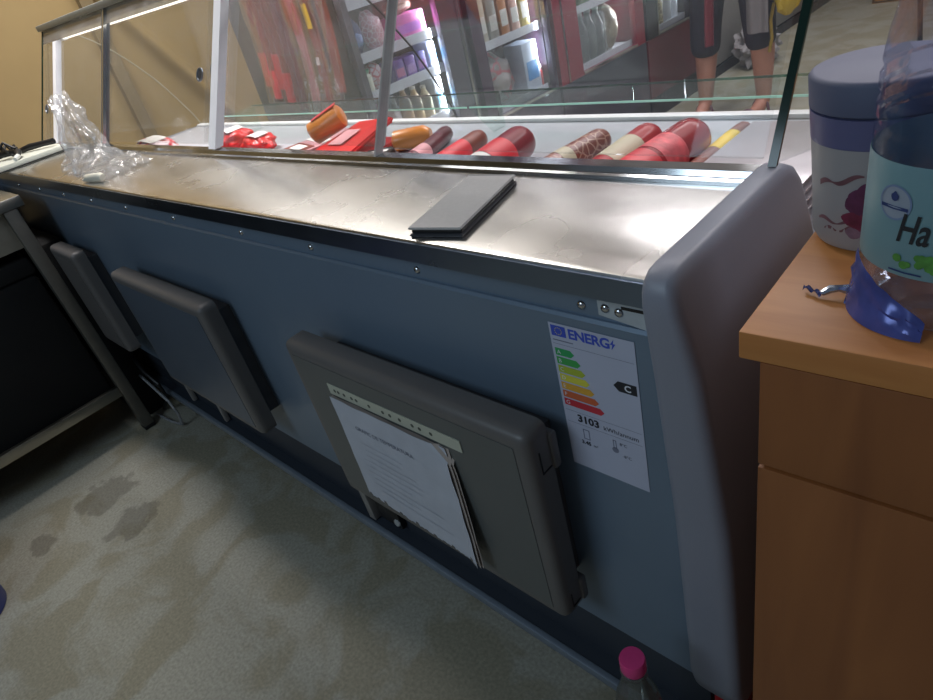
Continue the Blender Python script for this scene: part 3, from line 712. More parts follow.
bm = B(); prism(bm, [Vector((-0.045, -0.03, 0.045)), Vector((0.01, -0.03, 0.047)), Vector((0.02, 0.03, 0.0615)), Vector((-0.035, 0.03, 0.060))], Vector((0, 0, 0.001))); obj('label_patch', bm, lpink, T, local=True)
orange = mat('cheese_orange', 'd8822a', 0.3, 0, 0.12, 20, coat=0.3)
T = thing('cheese_roll', 'thick orange roll with red end lying on the red pouch', 'cheese roll', (-1.02, 0.495, DK + 0.075), 0, 'orange rolls on the deck')
bm = B(); tube(bm, [(-1.058, 0.462, 0.800), (-1.054, 0.466, 0.802), (-1.01, 0.505, 0.822), (-0.994, 0.519, 0.829), (-0.990, 0.5225, 0.8305)], [0.018, 0.027, 0.029, 0.028, 0.020], 24); obj('roll', bm, orange, T)
bm = B(); sheet(bm, lambda u, v: Vector((-1.052 + 0.055 * u, 0.47 + 0.045 * u, 0.8305 + 0.026 * u)) + Vector((-0.012 + 0.024 * v, 0.010 - 0.020 * v, 0.0025)), 4, 4); obj('red_label', bm, lred, T)
T = thing('cheese_roll', 'small orange roll behind the dark striped pack', 'cheese roll', (-0.775, 0.55, DK), 0, 'orange rolls on the deck')
bm = B(); tube(bm, [(-0.83, 0.525, DK + 0.024), (-0.825, 0.527, DK + 0.024), (-0.765, 0.565, DK + 0.024), (-0.752, 0.573, DK + 0.024)], [0.012, 0.023, 0.024, 0.014], 24); obj('roll', bm, orange, T)
T = thing('striped_pack', 'black and white striped pack in front of the small orange roll', 'food pack', (-0.80, 0.43, DK), 0.5, 'packs on the left of the deck')
bm = B(); box(bm, -0.035, 0.035, -0.06, 0.06, 0.0005, 0.026, 0.008, 3); obj('pack_body', bm, blackm, T, local=True)
bm = B()
for k in (-0.04, -0.01, 0.02): box(bm, -0.03, 0.03, k, k + 0.014, 0.0262, 0.0268)
obj('white_stripe', bm, lwhite, T, local=True, smooth=False)
# flat trays by the right end
for k in range(4):
    T = thing('foil_tray', ['lowest', 'second lowest', 'second highest', 'topmost'][k] + ' pale tray in the stack at the right end of the deck', 'tray', (0.050, 0.43, DK + 0.0005 + k * 0.0138), 0, 'stacked trays')
    bm = B(); t = bmesh.new(); prism(t, [Vector((-0.066, -0.11, 0)), Vector((0.066, -0.11, 0)), Vector((0.066, 0.11, 0)), Vector((-0.066, 0.11, 0))], Vector((0, 0, 0.0106)))
    bmesh.ops.bevel(t, geom=t.edges[:], offset=0.002, segments=2, affect='EDGES'); merge(bm, t); obj('tray_body', bm, mat('tray_pale', '9c989c', 0.3, 0.2, 0.06), T, local=True)
    bm = B(); box(bm, -0.071, 0.071, -0.115, 0.115, 0.0107, 0.0128, 0.0006); obj('rim', bm, mat('tray_rim', 'bcb6ba', 0.25, 0.2, 0.04), T, local=True)
T = thing('meat_tray', 'red meat pack at the far right corner of the deck', 'meat pack', (0.035, 0.615, DK), 0)
bm = B(); box(bm, -0.05, 0.055, -0.05, 0.05, 0.0005, 0.014, 0.005); obj('meat', bm, red1, T, local=True)
bm = B(); box(bm, -0.053, 0.058, -0.053, 0.053, 0.0003, 0.008, 0.002); obj('tray_body', bm, lwhite, T, local=True)

# ------------------------------------------------------------------ cabinet on the right
beech = wood_material('beech', 'aa6a36', 'bd7e44', 0.45); beech_d = wood_material('beech_front', '7e4a26', '90582e', 0.45, (14, 14, 1.6))  # front copy darker: shade on the front put into its colour
DC = thing('drawer_cabinet', 'beech wood drawer cabinet beside the counter end panel', 'cabinet', (0.47, 0.18, 0))
ca = 0.030   # the cabinet stands very slightly turned
def turn(bm):
    bmesh.ops.rotate(bm, verts=bm.verts, cent=Vector((0.227, -0.0905, 0)), matrix=Matrix.Rotation(ca, 3, 'Z')); return bm
bm = B(); box(bm, 0.227, 0.73, -0.0905, 0.46, 0.8605, 0.880, 0.0012); obj('cabinet_top', turn(bm), beech, DC)
bm = B(); box(bm, 0.239, 0.26, -0.075, 0.45, 0.03, 0.8603, 0.001); box(bm, 0.70, 0.718, -0.075, 0.45, 0.03, 0.8603, 0.001); box(bm, 0.26, 0.70, 0.43, 0.45, 0.03, 0.8603); box(bm, 0.26, 0.70, -0.05, 0.43, 0.03, 0.05)
obj('carcass', turn(bm), beech_d, DC)
bm = B(); box(bm, 0.239, 0.716, -0.0945 + 0.006, -0.0752, 0.7745, 0.8590, 0.001); d1 = obj('drawer', turn(bm), beech_d, DC)
bm = B(); box(bm, 0.239, 0.716, -0.0945 + 0.006, -0.0752, 0.045, 0.7715, 0.001); d2 = obj('cabinet_door', turn(bm), beech_d, DC)
bm = B(); box(bm, 0.262, 0.698, -0.07, -0.03, 0.0, 0.0305); obj('plinth', turn(bm), blackm, DC)
for nm, zz, p in (('drawer_handle', 0.815, d1), ('door_handle', 0.70, d2)):
    bm = B(); tube(bm, [(0.50, -0.0886, zz), (0.50, -0.112, zz), (0.60, -0.112, zz), (0.60, -0.0886, zz)], 0.004, 8); obj(nm, turn(bm), chrome, p)

# cup on the cabinet
CX, CY = 0.2580, 0.0550
MG = thing('travel_cup', 'white tapered travel cup with lilac lid and purple orchid print, on the cabinet', 'cup', (CX, CY, 0.880))
def cup_r(z): return 0.0365 + (0.0448 - 0.0365) * min(1, max(0, (z - 0.884) / (0.99 - 0.884)))
bm = B(); lathe(bm, [(0, 0.8803), (0.030, 0.8803), (0.0345, 0.882), (0.0372, 0.887), (cup_r(0.92), 0.92), (cup_r(0.951), 0.951), (0, 0.951)], 56, Matrix.Translation((CX, CY, 0)))
cb = obj('cup_body', bm, mat('cup_white', '989698', 0.5, 0, 0.03, 5), MG)
lil = mat('lid_lilac', '50566e', 0.6, 0, 0.04, 10)
bm = B(); lathe(bm, [(0, 0.9512), (cup_r(0.951) + 0.0003, 0.9512), (cup_r(0.970) + 0.0003, 0.9695), (0, 0.9695)], 56, Matrix.Translation((CX, CY, 0))); obj('collar', bm, mat('collar_lilac', '585a80', 0.45, 0, 0.04, 10), MG)
bm = B(); lathe(bm, [(0, 0.9697), (0.041, 0.9697), (0.041, 0.9712), (cup_r(0.972) + 0.0006, 0.9714), (cup_r(0.99) + 0.0004, 0.9885), (0.0440, 0.9903), (0.0420, 0.9912), (0, 0.9915)], 56, Matrix.Translation((CX, CY, 0))); obj('lid', bm, lil, MG)
def on_cup(th, z, d=0.0005): r = cup_r(z) + d; return Vector((CX + r * math.cos(th), CY + r * math.sin(th), z))
def petal(th, z, a, b, rot, d):
    bm = B(); n = 18; c0 = bm.verts.new(on_cup(th, z, d + 0.0004)); ring = []
    for k in range(n):
        t = 2 * PI * k / n; x = a * math.cos(t) * (1 + 0.15 * math.sin(3 * t)); y = b * math.sin(t)
        u = x * math.cos(rot) - y * math.sin(rot); w = x * math.sin(rot) + y * math.cos(rot)
        ring.append(bm.verts.new(on_cup(th + u / 0.043, z + w, d)))
    for k in range(n): bm.faces.new((c0, ring[k], ring[(k + 1) % n]))
    return bm
orch = [mat('orchid_a', '5a2a4c', 0.5, 0, 0.3, 120), mat('orchid_b', '6c2440', 0.5, 0, 0.3, 120), mat('orchid_c', '7c6070', 0.5, 0, 0.3, 120), mat('twig', '6e4a52', 0.5, 0, 0.2, 60)]
bm0 = math.radians(-96)
for th, z, a, b, r_, k in [(-1.60, 0.922, 0.0065, 0.005, 0.3, 0), (-1.66, 0.917, 0.006, 0.006, 1, 0), (-1.58, 0.913, 0.007, 0.005, 0.2, 0), (-1.67, 0.906, 0.0075, 0.005, 0.1, 1), (-1.55, 0.904, 0.007, 0.006, 0.5, 1), (-1.63, 0.8965, 0.006, 0.0045, 0.2, 2), (-1.50, 0.926, 0.006, 0.005, 0.6, 0), (-1.47, 0.915, 0.006, 0.006, 0.6, 1)]:
    obj('petal', petal(th, z, a, b, r_, 0.0004 + 0.0002 * random.random()), orch[k], cb)
for th0, z0, th1, z1, w in [(-2.30, 0.9265, -1.55, 0.9345, 0.0012), (-2.35, 0.9010, -1.6, 0.9030, 0.0009), (-2.20, 0.8945, -1.6, 0.8995, 0.0008)]:
    bm = B()
    def fn(u, v): 
        wv = w * (0.4 + 1.2 * abs(math.sin(u * 5 + z0 * 900)))
        return on_cup(th0 + (th1 - th0) * u, z0 + (z1 - z0) * u + 0.0015 * math.sin(u * 9) + wv * (v - 0.5) * 2, 0.0003)
    sheet(bm, fn, 24, 2); obj('twig', bm, orch[3], cb)

# water bottle on the cabinet
BX, BY, BR = 0.3145, -0.020, 0.0445
WB = thing('water_bottle', 'large clear water bottle with mint green label, on the cabinet', 'bottle', (BX, BY, 0.880))
clear = glassmat('bottle_clear', 'eceef6', 0.05, 0.02, 0.04, '8a90c0', bump=0.15, bscale=30, fres=0.4)
TM = Matrix.Translation((BX, BY, 0.8803))
bm = B()
pr = [(0, 0.006), (0.022, 0.004), (0.034, 0.0), (0.040, 0.003), (0.0435, 0.010), (0.0445, 0.02), (0.0440, 0.024)]
pr += [(0.0440, 0.09)]
for k in range(3):
    z = 0.096 + k * 0.0125; pr += [(0.0445, z), (0.0445, z + 0.006), (0.0430, z + 0.0085), (0.0430, z + 0.0105)]
pr += [(0.0440, 0.134), (0.0425, 0.146), (0.0395, 0.160), (0.034, 0.178), (0.027, 0.198), (0.020, 0.218), (0.0145, 0.234), (0.0135, 0.245), (0.0165, 0.246), (0.0165, 0.249), (0.0130, 0.250), (0.0130, 0.268)]
lathe(bm, pr, 56, TM); bo = obj('bottle_body', bm, clear, WB, angle=25)
mint = mat('mint_label', '6f929a', 0.4, 0, 0.04, 20)
bm = B(); lathe(bm, [(BR + 0.0002, 0.034), (BR + 0.0004, 0.035), (BR + 0.0004, 0.091), (BR + 0.0002, 0.092)], 64, TM); lb = obj('bottle_label', bm, mint, WB)
bm = B(); lathe(bm, [(0.0152, 0.252), (0.0152, 0.272), (0.0142, 0.274), (0, 0.274)], 28, TM); obj('bottle_cap', bm, mat('cap_blue', '2a4aa0', 0.4), WB)
bm = B(); lathe(bm, [(0.0165, 0.2495), (0.0168, 0.2512), (0.0155, 0.2518)], 28, TM); obj('cap_ring', bm, MATS['cap_blue'], WB)
CA = math.atan2(-0.40474 - BY, 0.36086 - BX)        # bearing of the label's printed front
def on_bottle(u, z, d): th = CA + u / BR; r = BR + d; return Vector((BX + r * math.cos(th), BY + r * math.sin(th), 0.8803 + z))
def wrap(bm, u0, z0, d):
    bmesh.ops.subdivide_edges(bm, edges=bm.edges[:], cuts=1)
    for w in bm.verts: w.co = on_bottle(u0 + w.co.x, z0 + w.co.y, d)
    return bm
def disc2(r, n=28, r0=0.0):
    bm = B()
    if r0:
        A = [bm.verts.new((r * math.cos(2 * PI * k / n), r * math.sin(2 * PI * k / n), 0)) for k in range(n)]
        C = [bm.verts.new((r0 * math.cos(2 * PI * k / n), r0 * math.sin(2 * PI * k / n), 0)) for k in range(n)]
        for k in range(n): bm.faces.new((A[k], A[(k + 1) % n], C[(k + 1) % n], C[k]))
    else: bmesh.ops.create_circle(bm, cap_ends=True, cap_tris=True, segments=n, radius=r)
    return bm
def quad2(x0, x1, y0, y1):
    bm = B(); bm.faces.new([bm.verts.new(p) for p in ((x0, y0, 0), (x1, y0, 0), (x1, y1, 0), (x0, y1, 0))]); return bm
obj('round_badge', wrap(disc2(0.0088), -0.0298, 0.0725, 0.0006), mat('badge_pale', '8c97a6', 0.4, 0, 0.03), lb)
obj('badge_ring', wrap(disc2(0.0091, 36, 0.0081), -0.0298, 0.0725, 0.0008), mat('badge_ring', '6c7fa0', 0.4), lb)
db = mat('print_navy', '2a3a6a', 0.5)
bm = B(); bm.faces.new([bm.verts.new((0.0022 * math.sin(t) * (1 if math.cos(t) < 0.3 else 0.55), -0.0026 * -math.cos(t), 0)) for t in [2 * PI * k / 14 for k in range(14)]])
obj('badge_drop', wrap(bm, -0.0298, 0.0760, 0.0010), db, lb)
obj('badge_bar', wrap(quad2(-0.0075, 0.0075, -0.0008, 0.0010), -0.0298, 0.0700, 0.0010), db, lb)
bm = text_bm('Ha', 0.0215, shear=0.25, offset=0.0003)
bmesh.ops.scale(bm, vec=(0.62, 1, 1), verts=bm.verts)
obj('brand_lettering', wrap(bm, -0.0268, 0.0535, 0.0010), mat('print_black', '1e2228', 0.5), lb)
bm = B()
for k in range(22):
    t = disc2(random.uniform(0.0015, 0.0032), 8); dx = random.uniform(-0.012, 0.016); bmesh.ops.translate(t, verts=t.verts, vec=(dx, random.uniform(-0.0035, 0.0045) * (1 - abs(dx) / 0.03), 0)); merge(bm, t)
obj('leaf_print', wrap(bm, -0.0135, 0.0430, 0.0010), mat('print_green', '4f8a3c', 0.5, 0, 0.3, 200), lb)
obj('fine_print', wrap(quad2(-0.012, 0.004, -0.0004, 0.0005), -0.016, 0.0368, 0.0010), db, lb)

# candy wrapper at the bottle's foot
CW = thing('candy_wrapper', 'torn blue candy wrapper with silver twist at the foot of the bottle', 'candy wrapper', (0.275, -0.045, 0.880))
blue = mat('wrapper_blue', '4a5498', 0.25, 0.2, 0.25, 60); foil = mat('wrapper_foil', 'b4bccc', 0.2, 0.8, 0.3, 200)
def w2(px): return px
def wr(u, v):
    th = CA - 1.35 + 1.20 * u; k = 0.6 + 0.4 * math.sin(PI * u)
    z0 = 0.8808; z1 = 0.8803 + 0.034 * (1 - u) ** 0.8 + 0.010 * u
    z = z1 + (z0 - z1) * v + 0.0012 * noise.noise(Vector((u * 9, v * 6, 3))) * (1 - v)
    r = BR + 0.0010 + 0.0065 * k * v ** 1.5 + 0.0022 * math.sin(PI * v) * abs(noise.noise(Vector((u * 5, v * 4, 2)))) * 2
    return Vector((BX + r * math.cos(th), BY + r * math.sin(th), z))
bm = B(); sheet(bm, wr, 26, 8); obj('wrapper_body', bm, blue, CW)
bm = B(); tube(bm, [(0.2560, -0.0395, 0.8835), (0.2600, -0.0375, 0.886), (0.2640, -0.036, 0.8865), (0.2672, -0.033, 0.885), (0.2700, -0.034, 0.884)], [0.0018, 0.0026, 0.002, 0.003, 0.002], 7); obj('foil_twist', bm, foil, CW)
bm = B(); sheet(bm, lambda u, v: Vector((0.2440 + 0.0125 * u, -0.0345 - 0.006 * u + 0.004 * (v - 0.5), 0.8815 + 0.003 * abs(math.sin(u * 7 + v * 3)))), 10, 4); obj('twist_end', bm, mat('wrapper_dark_blue', '1e2c60', 0.25, 0.4, 0.2, 60), CW)
bm = B(); sheet(bm, lambda u, v: Vector((0.2690 + 0.004 * v, -0.036 - 0.007 * u, 0.881 + 0.003 * u * (1 - u) * 4)), 6, 3); obj('twist_end', bm, MATS['wrapper_dark_blue'], CW)

# ------------------------------------------------------------------ floor items
FB = thing('soda_bottle', 'small clear bottle with pink cap on the floor by the counter base', 'bottle', (0.1075, -0.088, 0))
TM = Matrix.Translation((0.1075, -0.088, 0))
bm = B(); lathe(bm, [(0, 0.004), (0.02, 0.0), (0.029, 0.004), (0.0315, 0.015), (0.0315, 0.10), (0.029, 0.112), (0.0315, 0.124), (0.0315, 0.25), (0.030, 0.30), (0.025, 0.335), (0.017, 0.362), (0.0125, 0.378), (0.0122, 0.386), (0.0158, 0.387), (0.0158, 0.390), (0.0122, 0.391), (0.0122, 0.402)], 40, TM)
obj('bottle_body', bm, glassmat('clear_pet', 'dfe6e6', 0.03, 0.08, 0.03), FB)
bm = B(); lathe(bm, [(0.0142, 0.392), (0.0148, 0.3935), (0.0148, 0.4085), (0.0136, 0.4115), (0, 0.4125)], 40, TM); obj('bottle_cap', bm, mat('pink_cap', 'd03a7c', 0.4, 0, 0.04), FB)
bm = B(); lathe(bm, [(0.0315 + 0.0004, 0.14), (0.0315 + 0.0004, 0.22)], 40, TM); obj('bottle_label', bm, mat('pink_label', 'b8507c', 0.5, 0, 0.05), FB)

T = thing('red_crate', 'red plastic crate half hidden under the counter end panel', 'crate', (0.175, 0.17, 0))
rc = mat('crate_red', 'c01c24', 0.4, 0, 0.06)
bm = B()
box(bm, 0.145, 0.205, 0.035, 0.041, 0.0005, 0.185, 0.001); box(bm, 0.145, 0.205, 0.304, 0.31, 0.0005, 0.185, 0.001); box(bm, 0.1445, 0.150, 0.035, 0.31, 0.0005, 0.185, 0.001); box(bm, 0.201, 0.206, 0.035, 0.31, 0.0005, 0.185, 0.001); box(bm, 0.145, 0.205, 0.036, 0.309, 0.0005, 0.006)
obj('crate_body', bm, rc, T)
bm = B(); box(bm, 0.1425, 0.208, 0.030, 0.0365, 0.165, 0.19, 0.002); box(bm, 0.1425, 0.208, 0.3085, 0.313, 0.165, 0.19, 0.002); obj('rim', bm, rc, T)

BK = thing('blue_bucket', 'blue plastic bucket at the left edge on the concrete', 'bucket', (-1.53, -0.80, 0))
blu = mat('bucket_blue', '2a3f9c', 0.4, 0, 0.06)
BKX, BKY, BKR = -1.43, -0.745, 0.13
BK.location = (BKX, BKY, 0)
bm = B(); lathe(bm, [(0, 0.002), (BKR * 0.78, 0.0005), (BKR * 0.80, 0.004), (BKR * 0.97, 0.235), (BKR, 0.237), (BKR, 0.25), (BKR * 0.96, 0.251), (BKR * 0.94, 0.235), (BKR * 0.77, 0.008), (0, 0.008)], 44, Matrix.Translation((BKX, BKY, 0))); obj('bucket_body', bm, blu, BK)
bm = B(); tube(bm, [(BKX + (BKR + 0.004) * math.cos(t), BKY - 0.02 * math.sin(t), 0.235 - 0.09 * math.sin(t)) for t in [PI * k / 16 for k in range(17)]], 0.003, 8); obj('bucket_handle', bm, whitem, BK)

# steel work table on the left
WT = thing('work_table', 'stainless steel work table with a lower rail left of the counter', 'table', (-2.1, -0.6, 0))
bm = B(); box(bm, -2.55, -1.752, -1.25, -0.055, 0.787, 0.817, 0.003); obj('tabletop', bm, steel_dark, WT)
bm = B(); box(bm, -2.50, -1.785, -1.2, -0.095, 0.68, 0.7868); obj('apron', bm, mat('apron_steel', '8f8a7e', 0.4, 0.5, 0.08), WT)
for x in (-2.52, -1.775):
    for y in (-1.2, -0.095):
        bm = B(); box(bm, x - 0.018, x + 0.018, y - 0.018, y + 0.018, 0.012, 0.7866, 0.003); lg = obj('leg', bm, mat('leg_steel', '6e6c66', 0.42, 0.6, 0.08), WT)
        bm = B(); box(bm, x - 0.019, x + 0.019, y - 0.019, y + 0.019, 0.0005, 0.0135, 0.003); obj('foot_cap', bm, blackm, lg)
for x in (-1.776, -2.52):
    bm = B(); box(bm, x - 0.010, x + 0.010, -1.18, -0.114, 0.148, 0.182, 0.002); obj('rail', bm, steel_dark, WT)
bm = B(); box(bm, -2.509, -1.787, -1.18, -0.115, 0.150, 0.156); obj('lower_shelf', bm, mat('shelf_dark', '2c2c2a', 0.5, 0.2), WT)
bm = B(); box(bm, -2.27, -1.83, -0.088, -0.006, 0.0005, 0.66, 0.015)
bp_ = thing('backdrop_box', 'black folded cardboard boxes added to darken the gap between the table and the counter', 'cardboard box', (-2.08, -0.045, 0))  # added as a dark screen over the lit gap behind the table
obj('box_body', bm, mat('card_black', '101011', 0.8), bp_)
T = thing('backdrop_bin', 'black bin added to darken the space under the steel work table', 'bin', (-2.15, -0.45, 0.157))  # added as a dark backdrop so the space below the table stays black
bm = B(); box(bm, -2.50, -1.80, -0.98, -0.12, 0.1565, 0.60, 0.02); obj('bin_body', bm, mat('bin_black', '060607', 0.9), T)
bm = B(); box(bm, -2.50, -1.800, -0.99, -0.116, 0.6002, 0.65, 0.01); obj('bin_lid', bm, MATS['bin_black'], T)
# cable loop by the table leg
bm = B(); tube(bm, [(-1.815, -0.03, 0.157), (-1.80, -0.03, 0.155), (-1.70, -0.035, 0.150), (-1.63, -0.03, 0.11), (-1.615, -0.028, 0.06), (-1.63, -0.03, 0.015), (-1.70, -0.04, 0.005), (-1.81, -0.05, 0.005)], 0.0045, 8)
tag(obj('power_cable', bm, mat('cable_grey', '8f9194', 0.5), loc=(-1.7, -0.035, 0.005)), 'thin grey cable looping to the floor by the table leg', 'cable')
bm = B(); tube(bm, [(-1.815, -0.02, 0.218), (-1.8, -0.02, 0.215), (-1.72, -0.03, 0.20), (-1.68, -0.02, 0.16), (-1.70, -0.015, 0.09), (-1.78, -0.02, 0.03), (-1.81, -0.02, 0.008)], 0.006, 8)
tag(obj('power_cable', bm, blackm, loc=(-1.72, -0.02, 0.01)), 'black cable tangled behind the table leg foot', 'cable')

# ------------------------------------------------------------------ coolers along the left of the hall
XF = -1.57
def cooler(name, label, y0, y1, fm, op0, op1, zb, kick, lowm, shelves, chromeline=None):
    T = thing(name, label, 'cooler', (-1.95, (y0 + y1) / 2, 0), 0)
    xb = -2.30
    bm = B(); box(bm, xb, XF - 0.03, y0, y0 + 0.03, 0.10, 1.95); box(bm, xb, XF - 0.03, y1 - 0.03, y1, 0.10, 1.95); box(bm, xb, xb + 0.03, y0 + 0.03, y1 - 0.03, 0.10, 1.95); box(bm, xb, XF - 0.03, y0, y1, 1.9, 1.95)
    obj('cabinet', bm, mat(name + '_side', '4a4844', 0.5, 0, 0.06) if 'plain' in label else fm, T, smooth=False)
    bm = B(); box(bm, xb + 0.0301, xb + 0.034, y0 + 0.03, y1 - 0.03, 0.42, 1.9); obj('liner', bm, mat('liner_white', 'd8d8dc', 0.5, 0, 0.03), T, smooth=False)
    bm = B(); box(bm, xb, XF - 0.0301, y0 + 0.03, y1 - 0.03, 0.10, zb - 0.005); box(bm, XF - 0.03, XF, y0, y1, 0.12, zb - 0.012); obj('machine_base', bm, lowm, T, smooth=False)
    bm = B(); box(bm, xb, XF + 0.0, y0, y1, 0.0005, kick); obj('plinth', bm, mat('cooler_plinth', '26262a', 0.5), T, smooth=False)
    # door
    bm = B(); box(bm, XF - 0.03, XF, y0 + 0.004, op0, zb - 0.010, 1.93); box(bm, XF - 0.03, XF, op1, y1 - 0.004, zb - 0.010, 1.93); box(bm, XF - 0.03, XF, op0, op1, zb - 0.010, zb); box(bm, XF - 0.03, XF, op0, op1, 1.83, 1.93)
    dr = obj('door', bm, fm, T, smooth=False)
    bm = B(); box(bm, XF - 0.018, XF - 0.014, op0, op1, zb, 1.83); obj('door_glass', bm, glassmat('cooler_glass', 'f6f8fa', 0.02, 0.01, fres=0.12), dr, smooth=False)
    bm = B(); box(bm, XF, XF + 0.003, op0, op1, zb - 0.006, zb + 0.004)
    if chromeline: box(bm, XF, XF + 0.006, chromeline - 0.006, chromeline + 0.006, zb - 0.01, 1.93)
    obj('door_trim', bm, chrome, dr, smooth=False)
    bm = B(); box(bm, XF - 0.05, XF - 0.034, op0 + 0.01, op1 - 0.01, 1.82, 1.85); obj('lamp', bm, emimat('cooler_lamp', 'f4f6ff', 6), T, smooth=False)
    for z in shelves:
        bm = B(); box(bm, xb + 0.04, XF - 0.045, y0 + 0.031, y1 - 0.031, z - 0.014, z - 0.004); box(bm, XF - 0.0449, XF - 0.040, y0 + 0.031, y1 - 0.031, z - 0.022, z + 0.012)
        obj('shelf', bm, mat('shelf_white', 'd4d6dc', 0.4, 0, 0.03), T, smooth=False)
    l = bpy.data.lights.new('cooler_light', 'AREA'); l.energy = 7.0; l.size = 0.02; l.size_y = 1.2; l.shape = 'RECTANGLE'; l.color = (0.95, 0.97, 1.0)
    lo = bpy.data.objects.new('cooler_light', l); COL.objects.link(lo); lo.parent = T
    lo.location = Vector((XF - 0.040, op1 - 0.02, 1.15)) - Vector(T.location); lo.rotation_euler = (math.radians(90), 0, math.radians(90 + 35)) 
    return T
greyf = mat('cooler_grey', '56545c', 0.35, 0.2, 0.05); purp = mat('cooler_purple', '3a2238', 0.35, 0.1, 0.08); redf = mat('cooler_red', '720c26', 0.35, 0.05, 0.08); darkf = mat('cooler_dark', '241a22', 0.35, 0.1, 0.06)
lowg = mat('cooler_low', '302c3c', 0.3, 0.2, 0.08); lowr = mat('cooler_low_red', '5c0c1e', 0.35, 0.05, 0.08)
cooler('tall_cooler', 'tall plain grey drinks cooler nearest the counter, full of packets', 1.04, 1.60, greyf, 1.07, 1.475, 0.44, 0.12, lowg, [0.55, 0.72, 0.85, 1.02, 1.25, 1.5], 1.575)
cooler('tall_cooler', 'tall dark purple glass door cooler, second from the counter', 1.63, 2.15, purp, 1.70, 2.125, 0.44, 0.12, lowg, [0.455, 0.725, 0.95, 1.2, 1.5])
cooler('tall_cooler', 'tall red-framed glass door cooler holding wrapped bottles', 2.17, 2.96, redf, 2.36, 2.87, 0.44, 0.12, lowg, [0.455, 0.715, 0.95, 1.2, 1.5], 2.235)
cooler('tall_cooler', 'tall dark-framed cooler with red lower panel, beside the person', 2.98, 3.62, darkf, 3.11, 3.47, 0.44, 0.12, lowr, [0.455, 0.715, 0.95, 1.2, 1.5], 3.095)

def packet(name, label, cat, y, w, z, h, m, m2=None, depth=0.09, kind='box', group=None, x=None, tilt=0):
    x = (XF - 0.048 - (max(depth, w) if kind in ('jar', 'bottle') else depth * (1.15 if kind == 'bag' else 1.0)) / 2) if x is None else x
    T = thing(name, label, cat, (x, y, z + 0.0004), 0, group)
    bm = B()
    if kind == 'box': box(bm, -depth / 2, depth / 2, -w / 2, w / 2, 0, h, 0.006, 2)
    elif kind == 'bag':
        blob(bm, (0, 0, h / 2), (depth / 2, w / 2, h / 2 * 1.02), 3, 0.22, 2.0, len(label), 0.0)
    elif kind == 'jar': lathe(bm, [(0, 0), (w * 0.46, 0), (w * 0.5, h * 0.06), (w * 0.5, h * 0.72), (w * 0.36, h * 0.82), (w * 0.36, h * 0.86), (0, h * 0.86)], 20)
    elif kind == 'bottle': lathe(bm, [(0, 0), (w * 0.48, 0), (w * 0.5, h * 0.04), (w * 0.5, h * 0.62), (w * 0.22, h * 0.85), (w * 0.2, h * 0.93), (0, h * 0.93)], 20)
    if tilt: bmesh.ops.rotate(bm, verts=bm.verts, cent=(0, 0, 0), matrix=Matrix.Rotation(tilt, 3, 'X')); 
    if tilt:
        mz = min(v.co.z for v in bm.verts); bmesh.ops.translate(bm, verts=bm.verts, vec=(0, 0, -mz))
    obj({'box': 'carton', 'bag': 'pouch', 'jar': 'jar_body', 'bottle': 'bottle_body'}[kind], bm, m, T, local=True)
    if m2:
        bm = B()
        if kind == 'box':
            box(bm, depth / 2 + 0.0003, depth / 2 + 0.0012, -w * 0.36, w * 0.36, h * 0.25, h * 0.62)
            if tilt: bmesh.ops.rotate(bm, verts=bm.verts, cent=(0, 0, 0), matrix=Matrix.Rotation(tilt, 3, 'X')); bmesh.ops.translate(bm, verts=bm.verts, vec=(0, 0, -mz))
        elif kind == 'bag': blob(bm, (depth * 0.22, 0, h * 0.45), (depth * 0.34, w * 0.33, h * 0.25), 3, 0.1, 2, 3)
        elif kind == 'jar': lathe(bm, [(w * 0.40, h * 0.862), (w * 0.42, h * 0.87), (w * 0.42, h * 0.98), (w * 0.38, h), (0, h)], 20)
        else: lathe(bm, [(w * 0.23, h * 0.931), (w * 0.23, h), (0, h)], 16)
        obj({'box': 'label_panel', 'bag': 'label_patch', 'jar': 'lid', 'bottle': 'bottle_cap'}[kind], bm, m2, T, local=True)
    return T
K = lambda h, r=0.4: mat('pk_' + h, h, r, 0, 0.12, 25)
# nearest cooler, shelf 0.85
packet('snack_pouch', 'dark blue pouch at the left end of the upper visible shelf', 'pouch', 1.125, 0.07, 0.85, 0.12, K('32466e'), K('6a86b8'), 0.07, 'bag')
packet('snack_pouch', 'pale pink dotted pouch between the blue pouch and the pink carton', 'pouch', 1.215, 0.09, 0.85, 0.13, net_material('dotted', 'd8a8b4', 'f0e4e4', 60), None, 0.07, 'bag')
packet('toilet_paper', 'big bright pink wrapped pack on the upper shelf of the nearest cooler', 'pack', 1.365, 0.17, 0.85, 0.085, K('e070b8'), K('b86ac8'), 0.1)
packet('snack_pouch', 'brown biscuit pouch standing behind on top of the pink pack', 'pouch', 1.36, 0.13, 0.937, 0.05, K('9c6a5a'), K('d8b0a0'), 0.07, 'bag')
# shelf 0.72
packet('plastic_tub', 'small tub with green lid on the middle shelf', 'tub', 1.112, 0.06, 0.72, 0.085, K('dcdcc8'), K('4f9c78'), 0.06, 'jar')
packet('snack_pouch', 'red and white striped pouch right of the green-lidded tub', 'pouch', 1.165, 0.07, 0.72, 0.10, net_material('redstripe', 'd4c4c8', 'c85a6a', 50), None, 0.06, 'bag')
for k in range(3):
    packet('purple_pack', ['left', 'middle', 'right'][k] + ' one of three purple packs on the middle shelf', 'pack', 1.265 + k * 0.058, 0.054, 0.72, 0.078, K(['6a4a98', '7a54a8', '5c50a0'][k]), K(['c06a9a', 'b08ac8', 'a06ab0'][k]), 0.09, 'box', 'purple packs')
packet('milk_carton', 'white and blue carton at the right end of the middle shelf', 'carton', 1.445, 0.045, 0.72, 0.10, K('c8d0e4'), K('5a9ad0'), 0.08)
